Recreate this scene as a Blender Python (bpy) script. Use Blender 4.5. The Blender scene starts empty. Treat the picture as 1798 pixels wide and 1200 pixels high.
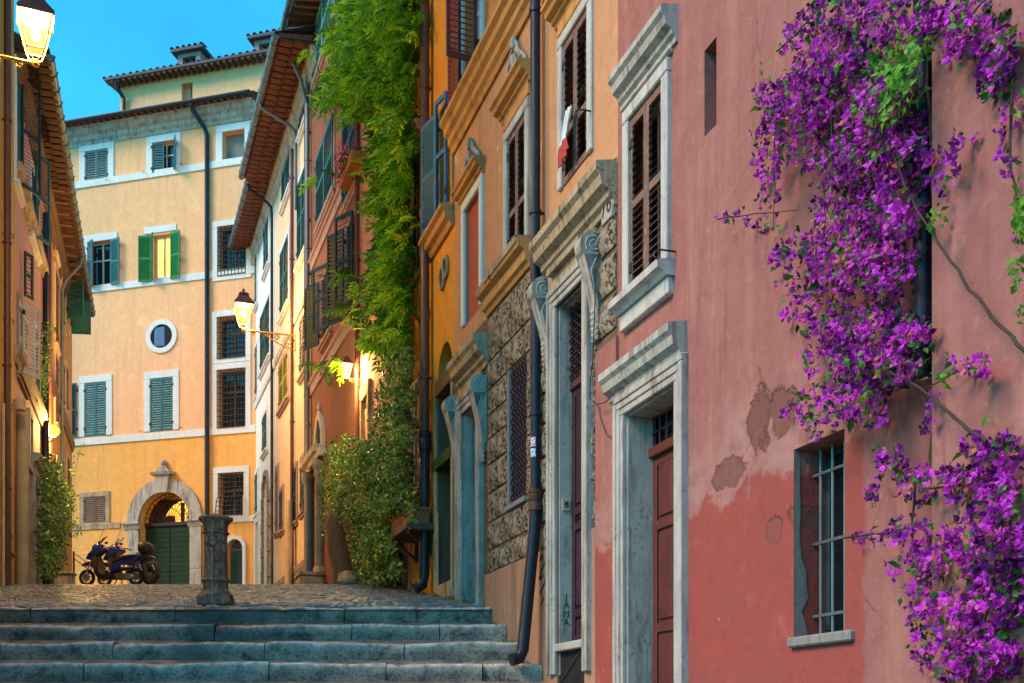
import bpy, bmesh, math, random
from mathutils import Vector, Matrix, noise
R = math.radians
random.seed(7)
scene = bpy.context.scene
COL = scene.collection
# ------------------------------------------------------------------ camera
FPX, CX, HY, EYE = 2000.0, 899.0, 1270.0, 1.6
cam_d = bpy.data.cameras.new('camera'); cam = bpy.data.objects.new('camera', cam_d); COL.objects.link(cam)
cam.location = (0, 0, EYE); cam.rotation_euler = (R(90), 0, 0)
cam_d.sensor_width = 36; cam_d.lens = FPX/1798*36; cam_d.shift_y = (HY-600)/1798; cam_d.clip_end = 2000
scene.camera = cam
# ------------------------------------------------------------------ sky, sun, exposure
SUN_EL, SUN_AZ = 42, 246          # azimuth measured clockwise from +Y: behind the camera, to its left
w = bpy.data.worlds.new('World'); scene.world = w; w.use_nodes = True
nt = w.node_tree; nt.nodes.clear()
sky = nt.nodes.new('ShaderNodeTexSky'); sky.sky_type = 'NISHITA'; sky.sun_disc = False
sky.sun_elevation = R(SUN_EL); sky.sun_rotation = R(SUN_AZ); sky.air_density = 1.0; sky.dust_density = 0.3; sky.ozone_density = 4.0
tint = nt.nodes.new('ShaderNodeMix'); tint.data_type = 'RGBA'; tint.blend_type = 'MULTIPLY'; tint.inputs[0].default_value = 1
tint.inputs[7].default_value = (0.17, 1.13, 1.17, 1)
bg = nt.nodes.new('ShaderNodeBackground'); bg.inputs[1].default_value = 0.122
wo = nt.nodes.new('ShaderNodeOutputWorld')
tc = nt.nodes.new('ShaderNodeTexCoord'); cn = nt.nodes.new('ShaderNodeTexNoise'); cn.inputs['Scale'].default_value = 2.6; cn.inputs['Detail'].default_value = 5; cn.inputs['Roughness'].default_value = .55
cm = nt.nodes.new('ShaderNodeMapRange'); cm.inputs[1].default_value = .38; cm.inputs[2].default_value = .70; cm.inputs[3].default_value = .80; cm.inputs[4].default_value = 1.30   # thin uneven cloud
cl = nt.nodes.new('ShaderNodeMix'); cl.data_type = 'RGBA'; cl.blend_type = 'MULTIPLY'; cl.inputs[0].default_value = 1
nt.links.new(tc.outputs['Generated'], cn.inputs['Vector']); nt.links.new(cn.outputs['Fac'], cm.inputs[0]); nt.links.new(cm.outputs[0], cl.inputs[7])
nt.links.new(sky.outputs[0], tint.inputs[6]); nt.links.new(tint.outputs[2], cl.inputs[6]); nt.links.new(cl.outputs[2], bg.inputs[0]); nt.links.new(bg.outputs[0], wo.inputs[0])
sd = bpy.data.lights.new('sun', 'SUN'); sd.energy = 1.8; sd.angle = R(24); sd.color = (1, .70, .50)
sun = bpy.data.objects.new('sun', sd); COL.objects.link(sun)
sdir = Vector((math.sin(R(SUN_AZ))*math.cos(R(SUN_EL)), math.cos(R(SUN_AZ))*math.cos(R(SUN_EL)), math.sin(R(SUN_EL))))
sun.rotation_euler = sdir.to_track_quat('Z', 'Y').to_euler(); sun.location = (-6, -10, 30)
vs = scene.view_settings; vs.view_transform = 'Standard'; vs.look = 'None'; vs.exposure = 1.24; vs.gamma = 1
scene.render.engine = 'CYCLES'; cy = scene.cycles; cy.max_bounces = 6; cy.diffuse_bounces = 2; cy.glossy_bounces = 2; cy.transmission_bounces = 4; cy.transparent_max_bounces = 6; cy.use_denoising = True; cy.use_adaptive_sampling = True; cy.adaptive_threshold = .02; cy.caustics_reflective = False; cy.caustics_refractive = False; cy.sample_clamp_indirect = 6
# ------------------------------------------------------------------ mesh helpers
class MB:
    def __init__(s): s.v = []; s.f = []; s.a = []
    def add(s, vs_, fs): o = len(s.v); s.v += [tuple(p) for p in vs_]; s.f += [tuple(i+o for i in f) for f in fs]; return s
    def box(s, x0, x1, y0, y1, z0, z1, c=0):
        x0, x1 = min(x0, x1), max(x0, x1); y0, y1 = min(y0, y1), max(y0, y1); z0, z1 = min(z0, z1), max(z0, z1)
        c = min(c, (x1-x0)*.4, (y1-y0)*.4, (z1-z0)*.4)
        if c <= 0:
            V = [(x, y, z) for x in (x0, x1) for y in (y0, y1) for z in (z0, z1)]
            return s.add(V, [(0,1,3,2),(4,6,7,5),(0,4,5,1),(2,3,7,6),(0,2,6,4),(1,5,7,3)])
        V = []; idx = {}
        for i, X in enumerate((x0, x1)):
            for j, Y in enumerate((y0, y1)):
                for k, Z in enumerate((z0, z1)):
                    sx, sy, sz = (c, -c)[i], (c, -c)[j], (c, -c)[k]
                    idx[i,j,k,'x'] = len(V); V.append((X, Y+sy, Z+sz))
                    idx[i,j,k,'y'] = len(V); V.append((X+sx, Y, Z+sz))
                    idx[i,j,k,'z'] = len(V); V.append((X+sx, Y+sy, Z))
        F = []
        q = [(0,0),(1,0),(1,1),(0,1)]
        for i in (0,1): F.append([idx[i,a,b,'x'] for a,b in (q if i else q[::-1])])
        for j in (0,1): F.append([idx[a,j,b,'y'] for a,b in (q[::-1] if j else q)])
        for k in (0,1): F.append([idx[a,b,k,'z'] for a,b in (q if k else q[::-1])])
        for a in (0,1):
            for b in (0,1):
                F.append([idx[0,a,b,'y'],idx[1,a,b,'y'],idx[1,a,b,'z'],idx[0,a,b,'z']])
                F.append([idx[a,0,b,'x'],idx[a,1,b,'x'],idx[a,1,b,'z'],idx[a,0,b,'z']])
                F.append([idx[a,b,0,'x'],idx[a,b,1,'x'],idx[a,b,1,'y'],idx[a,b,0,'y']])
                for k in (0,1): F.append([idx[a,b,k,'x'],idx[a,b,k,'y'],idx[a,b,k,'z']])
        return s.add(V, F)
    def prism(s, prof, u0, u1):              # profile of (v,z) points run along u
        n = len(prof)
        V = [(u0, a, b) for a, b in prof]+[(u1, a, b) for a, b in prof]
        F = [(i, (i+1) % n, n+(i+1) % n, n+i) for i in range(n)]+[tuple(range(n))[::-1], tuple(range(n, 2*n))]
        return s.add(V, F)
    def slab(s, out, v0, v1):                # outline of (u,z) points given thickness in v
        n = len(out)
        V = [(a, v0, b) for a, b in out]+[(a, v1, b) for a, b in out]
        F = [(i, (i+1) % n, n+(i+1) % n, n+i) for i in range(n)]+[tuple(range(n))[::-1], tuple(range(n, 2*n))]
        return s.add(V, F)
    def tube(s, pts, r, n=8, cap=True, closed=False):
        P = [Vector(p) for p in pts]; m = len(P); rr = r if isinstance(r, (list, tuple)) else [r]*m
        V = []; up = None
        for i in range(m):
            if closed: d = P[(i+1) % m]-P[i-1]
            else: d = P[min(i+1, m-1)]-P[max(i-1, 0)]
            d = d.normalized() if d.length > 1e-9 else Vector((0,0,1))
            if up is None:
                up = d.cross(Vector((0,0,1)))
                if up.length < .05: up = d.cross(Vector((1,0,0)))
            up = (up-d*up.dot(d))
            up = up.normalized() if up.length > 1e-6 else d.orthogonal().normalized()
            w_ = d.cross(up)
            for k in range(n):
                a = 2*math.pi*k/n
                V.append(P[i]+(up*math.cos(a)+w_*math.sin(a))*rr[i])
        F = []
        for i in range(m if closed else m-1):
            j = (i+1) % m
            for k in range(n): F.append((i*n+k, i*n+(k+1) % n, j*n+(k+1) % n, j*n+k))
        if cap and not closed: F += [tuple(range(n))[::-1], tuple(range((m-1)*n, m*n))]
        return s.add(V, F)
    def lathe(s, prof, c=(0,0,0), n=16, sq=0, axis='z'):     # profile of (radius, height)
        V = []
        for r, z in prof:
            for k in range(n):
                a = 2*math.pi*(k+.5)/n
                p = (r*math.cos(a), r*math.sin(a), z)
                if axis == 'x': p = (p[2], p[0], p[1])
                if axis == 'y': p = (p[0], p[2], p[1])
                V.append((c[0]+p[0], c[1]+p[1], c[2]+p[2]))
        m = len(prof)
        F = [(i*n+k, i*n+(k+1) % n, (i+1)*n+(k+1) % n, (i+1)*n+k) for i in range(m-1) for k in range(n)]
        F += [tuple(range(n))[::-1], tuple(range((m-1)*n, m*n))]
        return s.add(V, F)
    def sphere(s, c, r, n=10, sc=(1,1,1)):
        h = max(4, n//2)
        V = []
        for i in range(h+1):
            t = math.pi*i/h
            for k in range(n):
                a = 2*math.pi*k/n
                V.append((c[0]+r*sc[0]*math.sin(t)*math.cos(a), c[1]+r*sc[1]*math.sin(t)*math.sin(a), c[2]+r*sc[2]*math.cos(t)))
        F = [(i*n+k, (i+1)*n+k, (i+1)*n+(k+1) % n, i*n+(k+1) % n) for i in range(h) for k in range(n)]
        return s.add(V, F)
    def mesh(s, name, m=None, smooth=False, fix=True, merge=False):
        me = bpy.data.meshes.new(name); me.from_pydata(s.v, [], s.f)
        if m: me.materials.append(m)
        if s.a:
            at = me.attributes.new('rnd', 'FLOAT', 'POINT'); at.data.foreach_set('value', s.a)
        if fix or merge:
            bm = bmesh.new(); bm.from_mesh(me)
            if merge: bmesh.ops.remove_doubles(bm, verts=bm.verts, dist=1e-5)
            bmesh.ops.recalc_face_normals(bm, faces=bm.faces); bm.to_mesh(me); bm.free()
        if smooth:
            me.polygons.foreach_set('use_smooth', [True]*len(me.polygons))
            me.set_sharp_from_angle(angle=R(smooth if smooth is not True else 40))
        me.update(); return me
def tag(o, label=None, cat=None, group=None, kind=None):
    if label: o['label'] = label
    if cat: o['category'] = cat
    if group: o['group'] = group
    if kind: o['kind'] = kind
    return o
def put(name, me, parent=None, loc=(0,0,0), rot=(0,0,0), kind=None):
    o = bpy.data.objects.new(name, me); COL.objects.link(o); o.parent = parent
    o.location = loc; o.rotation_euler = rot
    if kind: o['kind'] = kind
    return o
def part(name, mb, m, parent, smooth=False, kind=None, loc=(0,0,0), rot=(0,0,0), fix=True):
    return put(name, mb.mesh(name, m, smooth, fix), parent, loc, rot, kind)
def empty(name, loc, rz, label, cat, group=None):
    o = bpy.data.objects.new(name, None); COL.objects.link(o); o.location = loc; o.rotation_euler = (0,0,rz)
    o.empty_display_size = .2
    return tag(o, label, cat, group)
class Frame:                                 # a vertical wall plane: u along it, v out of it, z up from its foot
    def __init__(s, O, n, zb=0.0):
        n = Vector(n).normalized(); s.O = Vector(O); s.n = n; s.x = Vector((n.y, -n.x)); s.zb = zb
        s.rz = math.atan2(s.x.y, s.x.x)
    def hit(s, px, py, v=0):
        d = Vector(((px-CX)/FPX, 1.0)); o = s.O+s.n*v
        t = o.dot(s.n)/d.dot(s.n); p = d*t
        return (p-s.O).dot(s.x), EYE+(HY-py)/FPX*t-s.zb
    def u(s, px, v=0): return s.hit(px, 600, v)[0]
    def z(s, px, py, v=0): return s.hit(px, py, v)[1]
    def world(s, u, v, z): p = s.O+s.x*u+s.n*v; return Vector((p.x, p.y, z+s.zb))
def line(k, c):                              # point on the wall line X = c + k*Y at image column px
    def at(px):
        r = (px-CX)/FPX; Y = c/(r-k); return (r*Y, Y)
    return at
LA, LB, LC, LL = line(-.3205, 4.738), line(-.3445, 5.210), line(-.355, 5.537), line(-.307, -3.136)
NA, NB, NC, NL, NY = (-1, -.3205), (-1, -.3445), (-1, -.355), (1, .307), (-.275, -.961)
# ------------------------------------------------------------------ ground heights (world z)
STEP_Y = [15.6-.68*k for k in range(12)]
STEP_Z = [1.59+EYE-.293*k for k in range(12)]
def street_z(y):
    if y >= 22.5: return EYE+2.73+.118*(y-22.5)
    return EYE+1.59+.165*(y-15.6)
# ------------------------------------------------------------------ materials
MATS = {}
class N:
    def __init__(s, name):
        s.m = bpy.data.materials.new(name); s.m.use_nodes = True; s.t = s.m.node_tree
        s.b = s.t.nodes['Principled BSDF']; MATS[name] = s.m
    def n(s, typ, **kw):
        nd = s.t.nodes.new('ShaderNode'+typ)
        for k, v in kw.items(): setattr(nd, k, v)
        return nd
    def l(s, a, b): s.t.links.new(a, b)
    def coord(s, world=False, scale=None):
        src = s.n('NewGeometry').outputs['Position'] if world else s.n('TexCoord').outputs['Object']
        if scale is None: return src
        mp = s.n('Mapping'); mp.inputs['Scale'].default_value = scale; s.l(src, mp.inputs[0]); return mp.outputs[0]
    def noise(s, co, scale, detail=5, rough=.55, dist=0, cap=4):
        nd = s.n('TexNoise'); nd.inputs['Scale'].default_value = scale; nd.inputs['Detail'].default_value = min(detail, cap)
        nd.inputs['Roughness'].default_value = rough; nd.inputs['Distortion'].default_value = dist
        s.l(co, nd.inputs['Vector']); return nd.outputs['Fac']
    def ramp(s, f, a, b, c0=0, c1=1):
        nd = s.n('MapRange'); nd.clamp = True
        for i, v in ((1, a), (2, b), (3, c0), (4, c1)): nd.inputs[i].default_value = v
        s.l(f, nd.inputs[0]); return nd.outputs[0]
    def math(s, op, a, b=None):
        nd = s.n('Math', operation=op)
        for i, x in enumerate((a, b)):
            if x is None: continue
            if isinstance(x, (int, float)): nd.inputs[i].default_value = x
            else: s.l(x, nd.inputs[i])
        return nd.outputs[0]
    def mix(s, f, a, b, mode='MIX'):
        nd = s.n('Mix', data_type='RGBA', blend_type=mode)
        for i, x in ((0, f), (6, a), (7, b)):
            if isinstance(x, (int, float)): nd.inputs[i].default_value = x
            elif isinstance(x, tuple): nd.inputs[i].default_value = (*x, 1) if len(x) == 3 else x
            else: s.l(x, nd.inputs[i])
        return nd.outputs[2]
    def bump(s, h, st=.3, dist=.01):
        nd = s.n('Bump'); nd.inputs['Strength'].default_value = st; nd.inputs['Distance'].default_value = dist
        s.l(h, nd.inputs['Height'])
        old = s.b.inputs['Normal']
        if old.is_linked: s.l(old.links[0].from_socket, nd.inputs['Normal'])
        s.l(nd.outputs[0], old); return nd.outputs[0]
    def out(s, col=None, rough=.8, metal=0, spec=.35):
        if col is not None:
            if isinstance(col, tuple): s.b.inputs['Base Color'].default_value = (*col, 1)
            else: s.l(col, s.b.inputs['Base Color'])
        if isinstance(rough, (int, float)): s.b.inputs['Roughness'].default_value = rough
        else: s.l(rough, s.b.inputs['Roughness'])
        s.b.inputs['Metallic'].default_value = metal
        if spec is not None: s.b.inputs['Specular IOR Level'].default_value = spec
        return s.m
def dk(c, f): return tuple(x*f for x in c)
def stucco(name, c, c2=None, stain=None, amt=.5, fine=.18, bump=.35, peel=None):
    n = N(name); co = n.coord(); c2 = c2 or dk(c, .8)
    base = n.mix(n.ramp(n.noise(co, .55, 9, .6, .4), .35, .68), c, c2)
    base = n.mix(n.ramp(n.noise(co, 3.2, 8, .65), .35, .7, 0, fine*2.2), base, dk(c, .72))
    base = n.mix(n.ramp(n.noise(co, 1.7, 9, .75, .8, 7), .53, .70, 0, .6), base, tuple(min(1, x*1.22+.03) for x in c))
    base = n.mix(n.ramp(n.noise(co, 8, 6, .75, .3, 6), .52, .68, 0, fine*2.4), base, dk(c, .6))
    st = n.noise(n.coord(scale=(2.6, 2.6, .16)), 1.5, 8, .65)
    base = n.mix(n.ramp(st, .52, .78, 0, amt), base, stain or dk(c, .45))
    st2 = n.noise(n.coord(scale=(9, 9, .5)), 1.3, 6, .6)
    base = n.mix(n.ramp(st2, .58, .75, 0, amt*.6), base, dk(c, .5))
    if peel:
        pm = n.ramp(n.noise(co, .9, 10, .62, .3), .64, .66)
        base = n.mix(pm, base, peel)
        n.bump(n.math('MULTIPLY', pm, -1), .5, .006)
    n.bump(n.noise(co, 7, 6, .6), bump, .012); n.bump(n.noise(co, 70, 4, .6), bump*.6, .003)
    return n.out(base, .88, spec=.25)
def stone(name, c, c2, dirt, damt=.6, scale=1, bump=.4, rough=.8):
    n = N(name); co = n.coord()
    base = n.mix(n.ramp(n.noise(co, 2.2*scale, 9, .65, .5), .3, .7), c, c2)
    base = n.mix(n.ramp(n.noise(n.coord(scale=(3, 3, .5)), 2*scale, 9, .7), .5, .72, 0, damt), base, dirt)
    base = n.mix(n.math('MULTIPLY', n.ramp(n.noise(co, 24*scale, 5, .6), .55, .68, 0, damt*.8), n.ramp(n.noise(co, 1.4*scale, 3, .6), .45, .62)), base, dk(dirt, .7))
    base = n.mix(n.ramp(n.noise(n.coord(scale=(7, 7, .3)), 1.6*scale, 5, .65), .54, .74, 0, damt*.75), base, dirt)
    n.bump(n.noise(co, 11*scale, 8, .65), bump, .012); n.bump(n.noise(co, 60*scale, 4, .6), bump*.7, .004)
    return n.out(base, rough, spec=.3)
def paint(name, c, wear=None, rough=.5, amt=.5, metal=0):
    n = N(name); co = n.coord()
    ob = n.n('ObjectInfo').outputs['Random']
    base = n.mix(n.ramp(n.noise(co, 3, 8, .65), .35, .7), c, dk(c, .68))
    base = n.mix(n.math('MULTIPLY', ob, .35), base, dk(c, 1.35))
    if wear: base = n.mix(n.ramp(n.noise(n.coord(scale=(6, 6, 1.2)), 4, 9, .7), .57, .66, 0, amt), base, wear)
    n.bump(n.noise(n.coord(scale=(30, 30, 3)), 3, 5, .6), .25, .003)
    return n.out(base, n.ramp(n.noise(co, 9, 4), .3, .7, rough-.1, rough+.2), metal)
def leafmat(name, cols, trans=.35, rough=.45, spec=.35):
    n = N(name); at = n.n('Attribute', attribute_name='rnd').outputs['Fac']
    cr = n.n('ValToRGB'); e = cr.color_ramp.elements
    while len(e) < len(cols): e.new(.5)
    for i, c in enumerate(cols): e[i].position = i/(len(cols)-1); e[i].color = (*c, 1)
    n.l(at, cr.inputs[0]); n.out(cr.outputs[0], rough, spec=spec)
    tr = n.n('BsdfTranslucent'); n.l(cr.outputs[0], tr.inputs[0])
    mx = n.n('MixShader'); mx.inputs[0].default_value = trans
    o = n.t.nodes['Material Output']; n.l(n.b.outputs[0], mx.inputs[1]); n.l(tr.outputs[0], mx.inputs[2]); n.l(mx.outputs[0], o.inputs[0])
    return n.m
def emit(name, c, st, transp=0):
    n = N(name); e = n.n('Emission'); e.inputs[0].default_value = (*c, 1); e.inputs[1].default_value = st
    o = n.t.nodes['Material Output']
    if transp:
        t = n.n('BsdfTransparent'); mx = n.n('MixShader'); mx.inputs[0].default_value = transp
        n.l(e.outputs[0], mx.inputs[1]); n.l(t.outputs[0], mx.inputs[2]); n.l(mx.outputs[0], o.inputs[0])
    else: n.l(e.outputs[0], o.inputs[0])
    return n.m
# plasters
m_ochre = stucco('ochre_plaster', (.58,.26,.12), (.54,.30,.18), (.28,.16,.10), .75, peel=(.62,.50,.40))
m_orange = stucco('orange_plaster', (.72,.27,.03), (.74,.36,.05), (.32,.12,.03), .55)
m_orange_up = stucco('upper_orange_plaster', (.62,.24,.065), (.6,.27,.09), (.33,.14,.06), .45)
m_rose = stucco('rose_plaster', (.60,.27,.20), (.52,.22,.15), (.32,.14,.09), .5)
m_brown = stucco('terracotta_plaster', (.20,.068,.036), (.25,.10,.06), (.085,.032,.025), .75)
m_cream = stucco('cream_plaster', (.78,.60,.40), (.74,.52,.36), (.45,.32,.22), .35)
m_white = stucco('white_plaster', (.84,.82,.76), (.80,.78,.74), (.5,.48,.44), .3)
m_yellow = stucco('yellow_plaster', (.95,.50,.25), (.90,.47,.24), (.50,.31,.19), .5)
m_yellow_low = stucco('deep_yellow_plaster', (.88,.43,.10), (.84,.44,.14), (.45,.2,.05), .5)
m_lochre = stucco('deep_ochre_plaster', (.72,.38,.06), (.66,.38,.10), (.35,.2,.06), .5)
m_lilac = stucco('lilac_pink_plaster', (.64,.34,.30), (.60,.32,.24), (.35,.2,.15), .45)
m_lorange = stucco('apricot_plaster', (.66,.32,.10), (.62,.28,.08), (.32,.15,.06), .5)
m_redpanel = stucco('red_panel_plaster', (.46,.10,.055), (.42,.09,.05), (.62,.3,.2), .6)
m_base = stucco('buff_base_plaster', (.46,.23,.14), (.40,.23,.16), (.12,.075,.06), 1.0)
m_gold = stucco('golden_trim', (.60,.29,.09), (.50,.27,.12), (.15,.08,.04), 1.0, bump=.2)
m_mauve = stucco('mauve_trim', (.36,.25,.25), (.3,.21,.21), (.2,.14,.13), .5)
# stones
m_trav = stone('pale_travertine', (.50,.46,.41), (.36,.33,.30), (.085,.07,.055), .9)
m_winstone = stone('window_stone', (.56,.54,.51), (.44,.42,.40), (.14,.12,.10), .7)
m_trav_y = stone('warm_travertine', (.50,.37,.23), (.36,.27,.18), (.07,.045,.03), .95)
m_cleantrav = stone('painted_stone_trim', (.74,.75,.74), (.66,.67,.66), (.42,.40,.36), .35, bump=.2)
m_grey = stone('grey_stone', (.30,.28,.26), (.20,.19,.18), (.10,.09,.08), .6)
def _():
    n = N('rough_rusticated_stone'); co = n.coord(); gi = n.n('ObjectInfo').outputs['Random']
    pit = n.noise(co, 15, 6, .7, .3, 6)
    base = n.mix(gi, (.50,.36,.24), (.40,.32,.25)); base = n.mix(n.ramp(n.noise(co, 2.5, 4), .35, .65), base, (.30,.22,.15))
    base = n.mix(n.ramp(pit, .53, .42, 0, .97), base, (.022,.016,.012)); base = n.mix(n.ramp(pit, .60, .70, 0, .7), base, (.66,.56,.44))
    n.bump(pit, 1.0, .045); n.bump(n.noise(co, 60, 4, .6), .6, .006)
    return n.out(base, .85, spec=.25)
m_rust = _()
def _():
    n = N('step_stone'); co = n.coord(True)
    base = n.mix(n.ramp(n.noise(co, 1.6, 9, .65, .5), .3, .7), (.44,.335,.265), (.15,.118,.096))
    base = n.mix(n.ramp(n.noise(co, 3.1, 9, .8, .6, 8), .47, .62, 0, .95), base, (.032,.030,.029))
    base = n.mix(n.ramp(n.noise(co, 34, 5, .6), .52, .64, 0, .8), base, (.03,.03,.03))
    at = n.n('Attribute', attribute_name='rnd').outputs['Fac']      # noses rubbed pale by feet
    base = n.mix(n.math('MULTIPLY', at, n.ramp(n.noise(co, 7, 8, .7, .3, 6), .36, .58, .1, .95)), base, (.68,.62,.55))
    # water running off the fountain has darkened and polished the stones around it
    sp = n.n('SeparateXYZ'); n.l(co, sp.inputs[0])
    d = n.math('ABSOLUTE', n.math('SUBTRACT', sp.outputs[0], -3.75))
    d = n.math('ADD', d, n.math('MULTIPLY', n.math('SUBTRACT', n.noise(co, 1.1, 5), .5), 2.6))
    dy = n.math('MULTIPLY', n.math('SUBTRACT', 15.9, sp.outputs[1]), .62)
    wet = n.ramp(n.math('ADD', d, dy), 1.5, .7)
    base = n.mix(n.math('MULTIPLY', wet, .72), base, (.035,.036,.034))
    rg = n.mix(wet, (.72,.72,.72), (.13,.13,.13))
    n.bump(n.noise(co, 9, 9, .7, 0, 6), .8, .03); n.bump(n.noise(co, 55, 5, .65), .7, .006)
    return n.out(base, rg, spec=.4)
m_step = _()
def _():
    n = N('basalt_cobble'); co = n.coord(True); ob = n.n('Attribute', attribute_name='rnd').outputs['Fac']
    base = n.mix(ob, (.085,.083,.085), (.21,.20,.20))
    base = n.mix(n.ramp(n.noise(co, 1.3, 6, .6), .45, .75, 0, .35), base, (.24,.20,.15))
    n.bump(n.noise(co, 40, 5, .65), .5, .004)
    return n.out(base, n.ramp(n.noise(co, 2.2, 5), .35, .65, .3, .62), spec=.5)
m_cobble = _()
def _():
    n = N('far_cobbles'); co = n.coord(True)
    vo = n.n('TexVoronoi'); vo.inputs['Scale'].default_value = 7.5; n.l(co, vo.inputs['Vector'])
    base = n.mix(vo.outputs['Color'], (.07,.07,.072), (.17,.165,.165))
    n.bump(n.ramp(vo.outputs['Distance'], .1, .6, 1, 0), .8, .03)
    return n.out(base, .5, spec=.5)
m_farcob = _()
m_earth = stone('packed_earth', (.12,.10,.08), (.09,.075,.06), (.05,.04,.035), .5)
# joinery and metal
m_sh_plum = paint('plum_brown_shutter', (.15,.078,.070), (.36,.25,.19), .5, .9)
m_sh_maroon = paint('maroon_shutter', (.16,.022,.03), (.28,.08,.07), .42, .4)
m_sh_dkgreen = paint('dark_green_shutter', (.012,.045,.050), (.06,.09,.08), .45, .3)
m_sh_teal = paint('teal_shutter', (.018,.135,.150), (.10,.22,.22), .5, .35)
m_sh_green = paint('bright_green_shutter', (.01,.19,.045), (.03,.1,.04), .45, .3)
m_sh_blue = paint('blue_shutter', (.045,.16,.33), (.2,.3,.38), .5, .4)
m_sh_white = paint('pale_shutter', (.62,.55,.47), (.35,.28,.22), .55, .4)
m_sh_brown = paint('brown_shutter', (.14,.075,.04), (.25,.15,.08), .5, .4)
m_sh_yel = paint('yellow_green_shutter', (.30,.26,.03), (.18,.16,.05), .5, .4)
m_sh_lteal = paint('pale_teal_shutter', (.09,.33,.35), (.2,.4,.4), .5, .3)
m_iron = paint('black_iron', (.022,.022,.026), (.10,.05,.03), .45, .5, .3)
m_pipe = paint('dark_pipe', (.018,.020,.032), (.10,.06,.05), .36, .45, .2)
m_bpipe = paint('brown_pipe', (.115,.045,.030), (.2,.1,.07), .42, .5, .1)
m_ppipe = paint('pale_pipe', (.55,.40,.24), (.3,.22,.15), .55, .5)
m_zinc = paint('zinc_gutter', (.16,.19,.21), (.10,.08,.07), .4, .5, .5)
m_rustiron = paint('rusty_iron', (.105,.045,.045), (.05,.02,.02), .55, .5, .2)
m_gold_iron = paint('gilded_iron', (.45,.27,.06), (.15,.08,.03), .4, .5, .3)
m_darkwood = paint('dark_plum_door', (.050,.016,.024), (.12,.05,.05), .35, .4)
m_redwood = paint('brown_red_door', (.13,.030,.024), (.06,.018,.016), .4, .5)
m_greendoor = paint('green_door', (.012,.036,.018), (.03,.05,.025), .85, .4)
m_bluedoor = paint('blue_green_door', (.016,.070,.090), (.05,.1,.1), .45, .3)
m_wood = paint('weathered_wood', (.16,.085,.05), (.30,.2,.12), .8, .6)
m_greenband = paint('green_metal_band', (.010,.062,.016), (.02,.05,.02), .8, .3)
m_brass = paint('brass', (.60,.40,.12), (.3,.2,.05), .3, .3, .8)
m_terra = stone('terracotta_tile', (.18,.060,.036), (.105,.038,.027), (.035,.018,.016), .95, 2, .3)
m_terra_dark = stone('dark_eave_tile', (.085,.040,.028), (.055,.028,.02), (.02,.012,.01), .9, 2, .3)  # tile colour darkened to hold down the lantern's light on the left eaves
m_roof = stone('weathered_roof_tile', (.13,.115,.125), (.085,.085,.10), (.05,.045,.045), .6, 2, .3)
m_pot = stone('terracotta_planter', (.42,.14,.06), (.36,.12,.06), (.2,.09,.05), .5, 2, .2)
def _():
    n = N('window_glass'); n.out((.015,.02,.025), .06, spec=.6); return n.m
m_glass = _()
m_dark = N('dark_interior').out((.012,.011,.012), .9)
m_fabric = N('white_cloth').out((.75,.74,.72), .9)
m_fabric_r = N('red_cloth').out((.45,.05,.03), .9)
m_lit = emit('lit_room_wall', (1, .62, .12), 1.1)
m_litdim = emit('lit_hall', (1, .45, .06), .95)
m_lamp = emit('lamp_glass', (1, .56, .09), 1.0, .35)
m_lampcore = emit('lamp_core', (1, .74, .30), 4)
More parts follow.
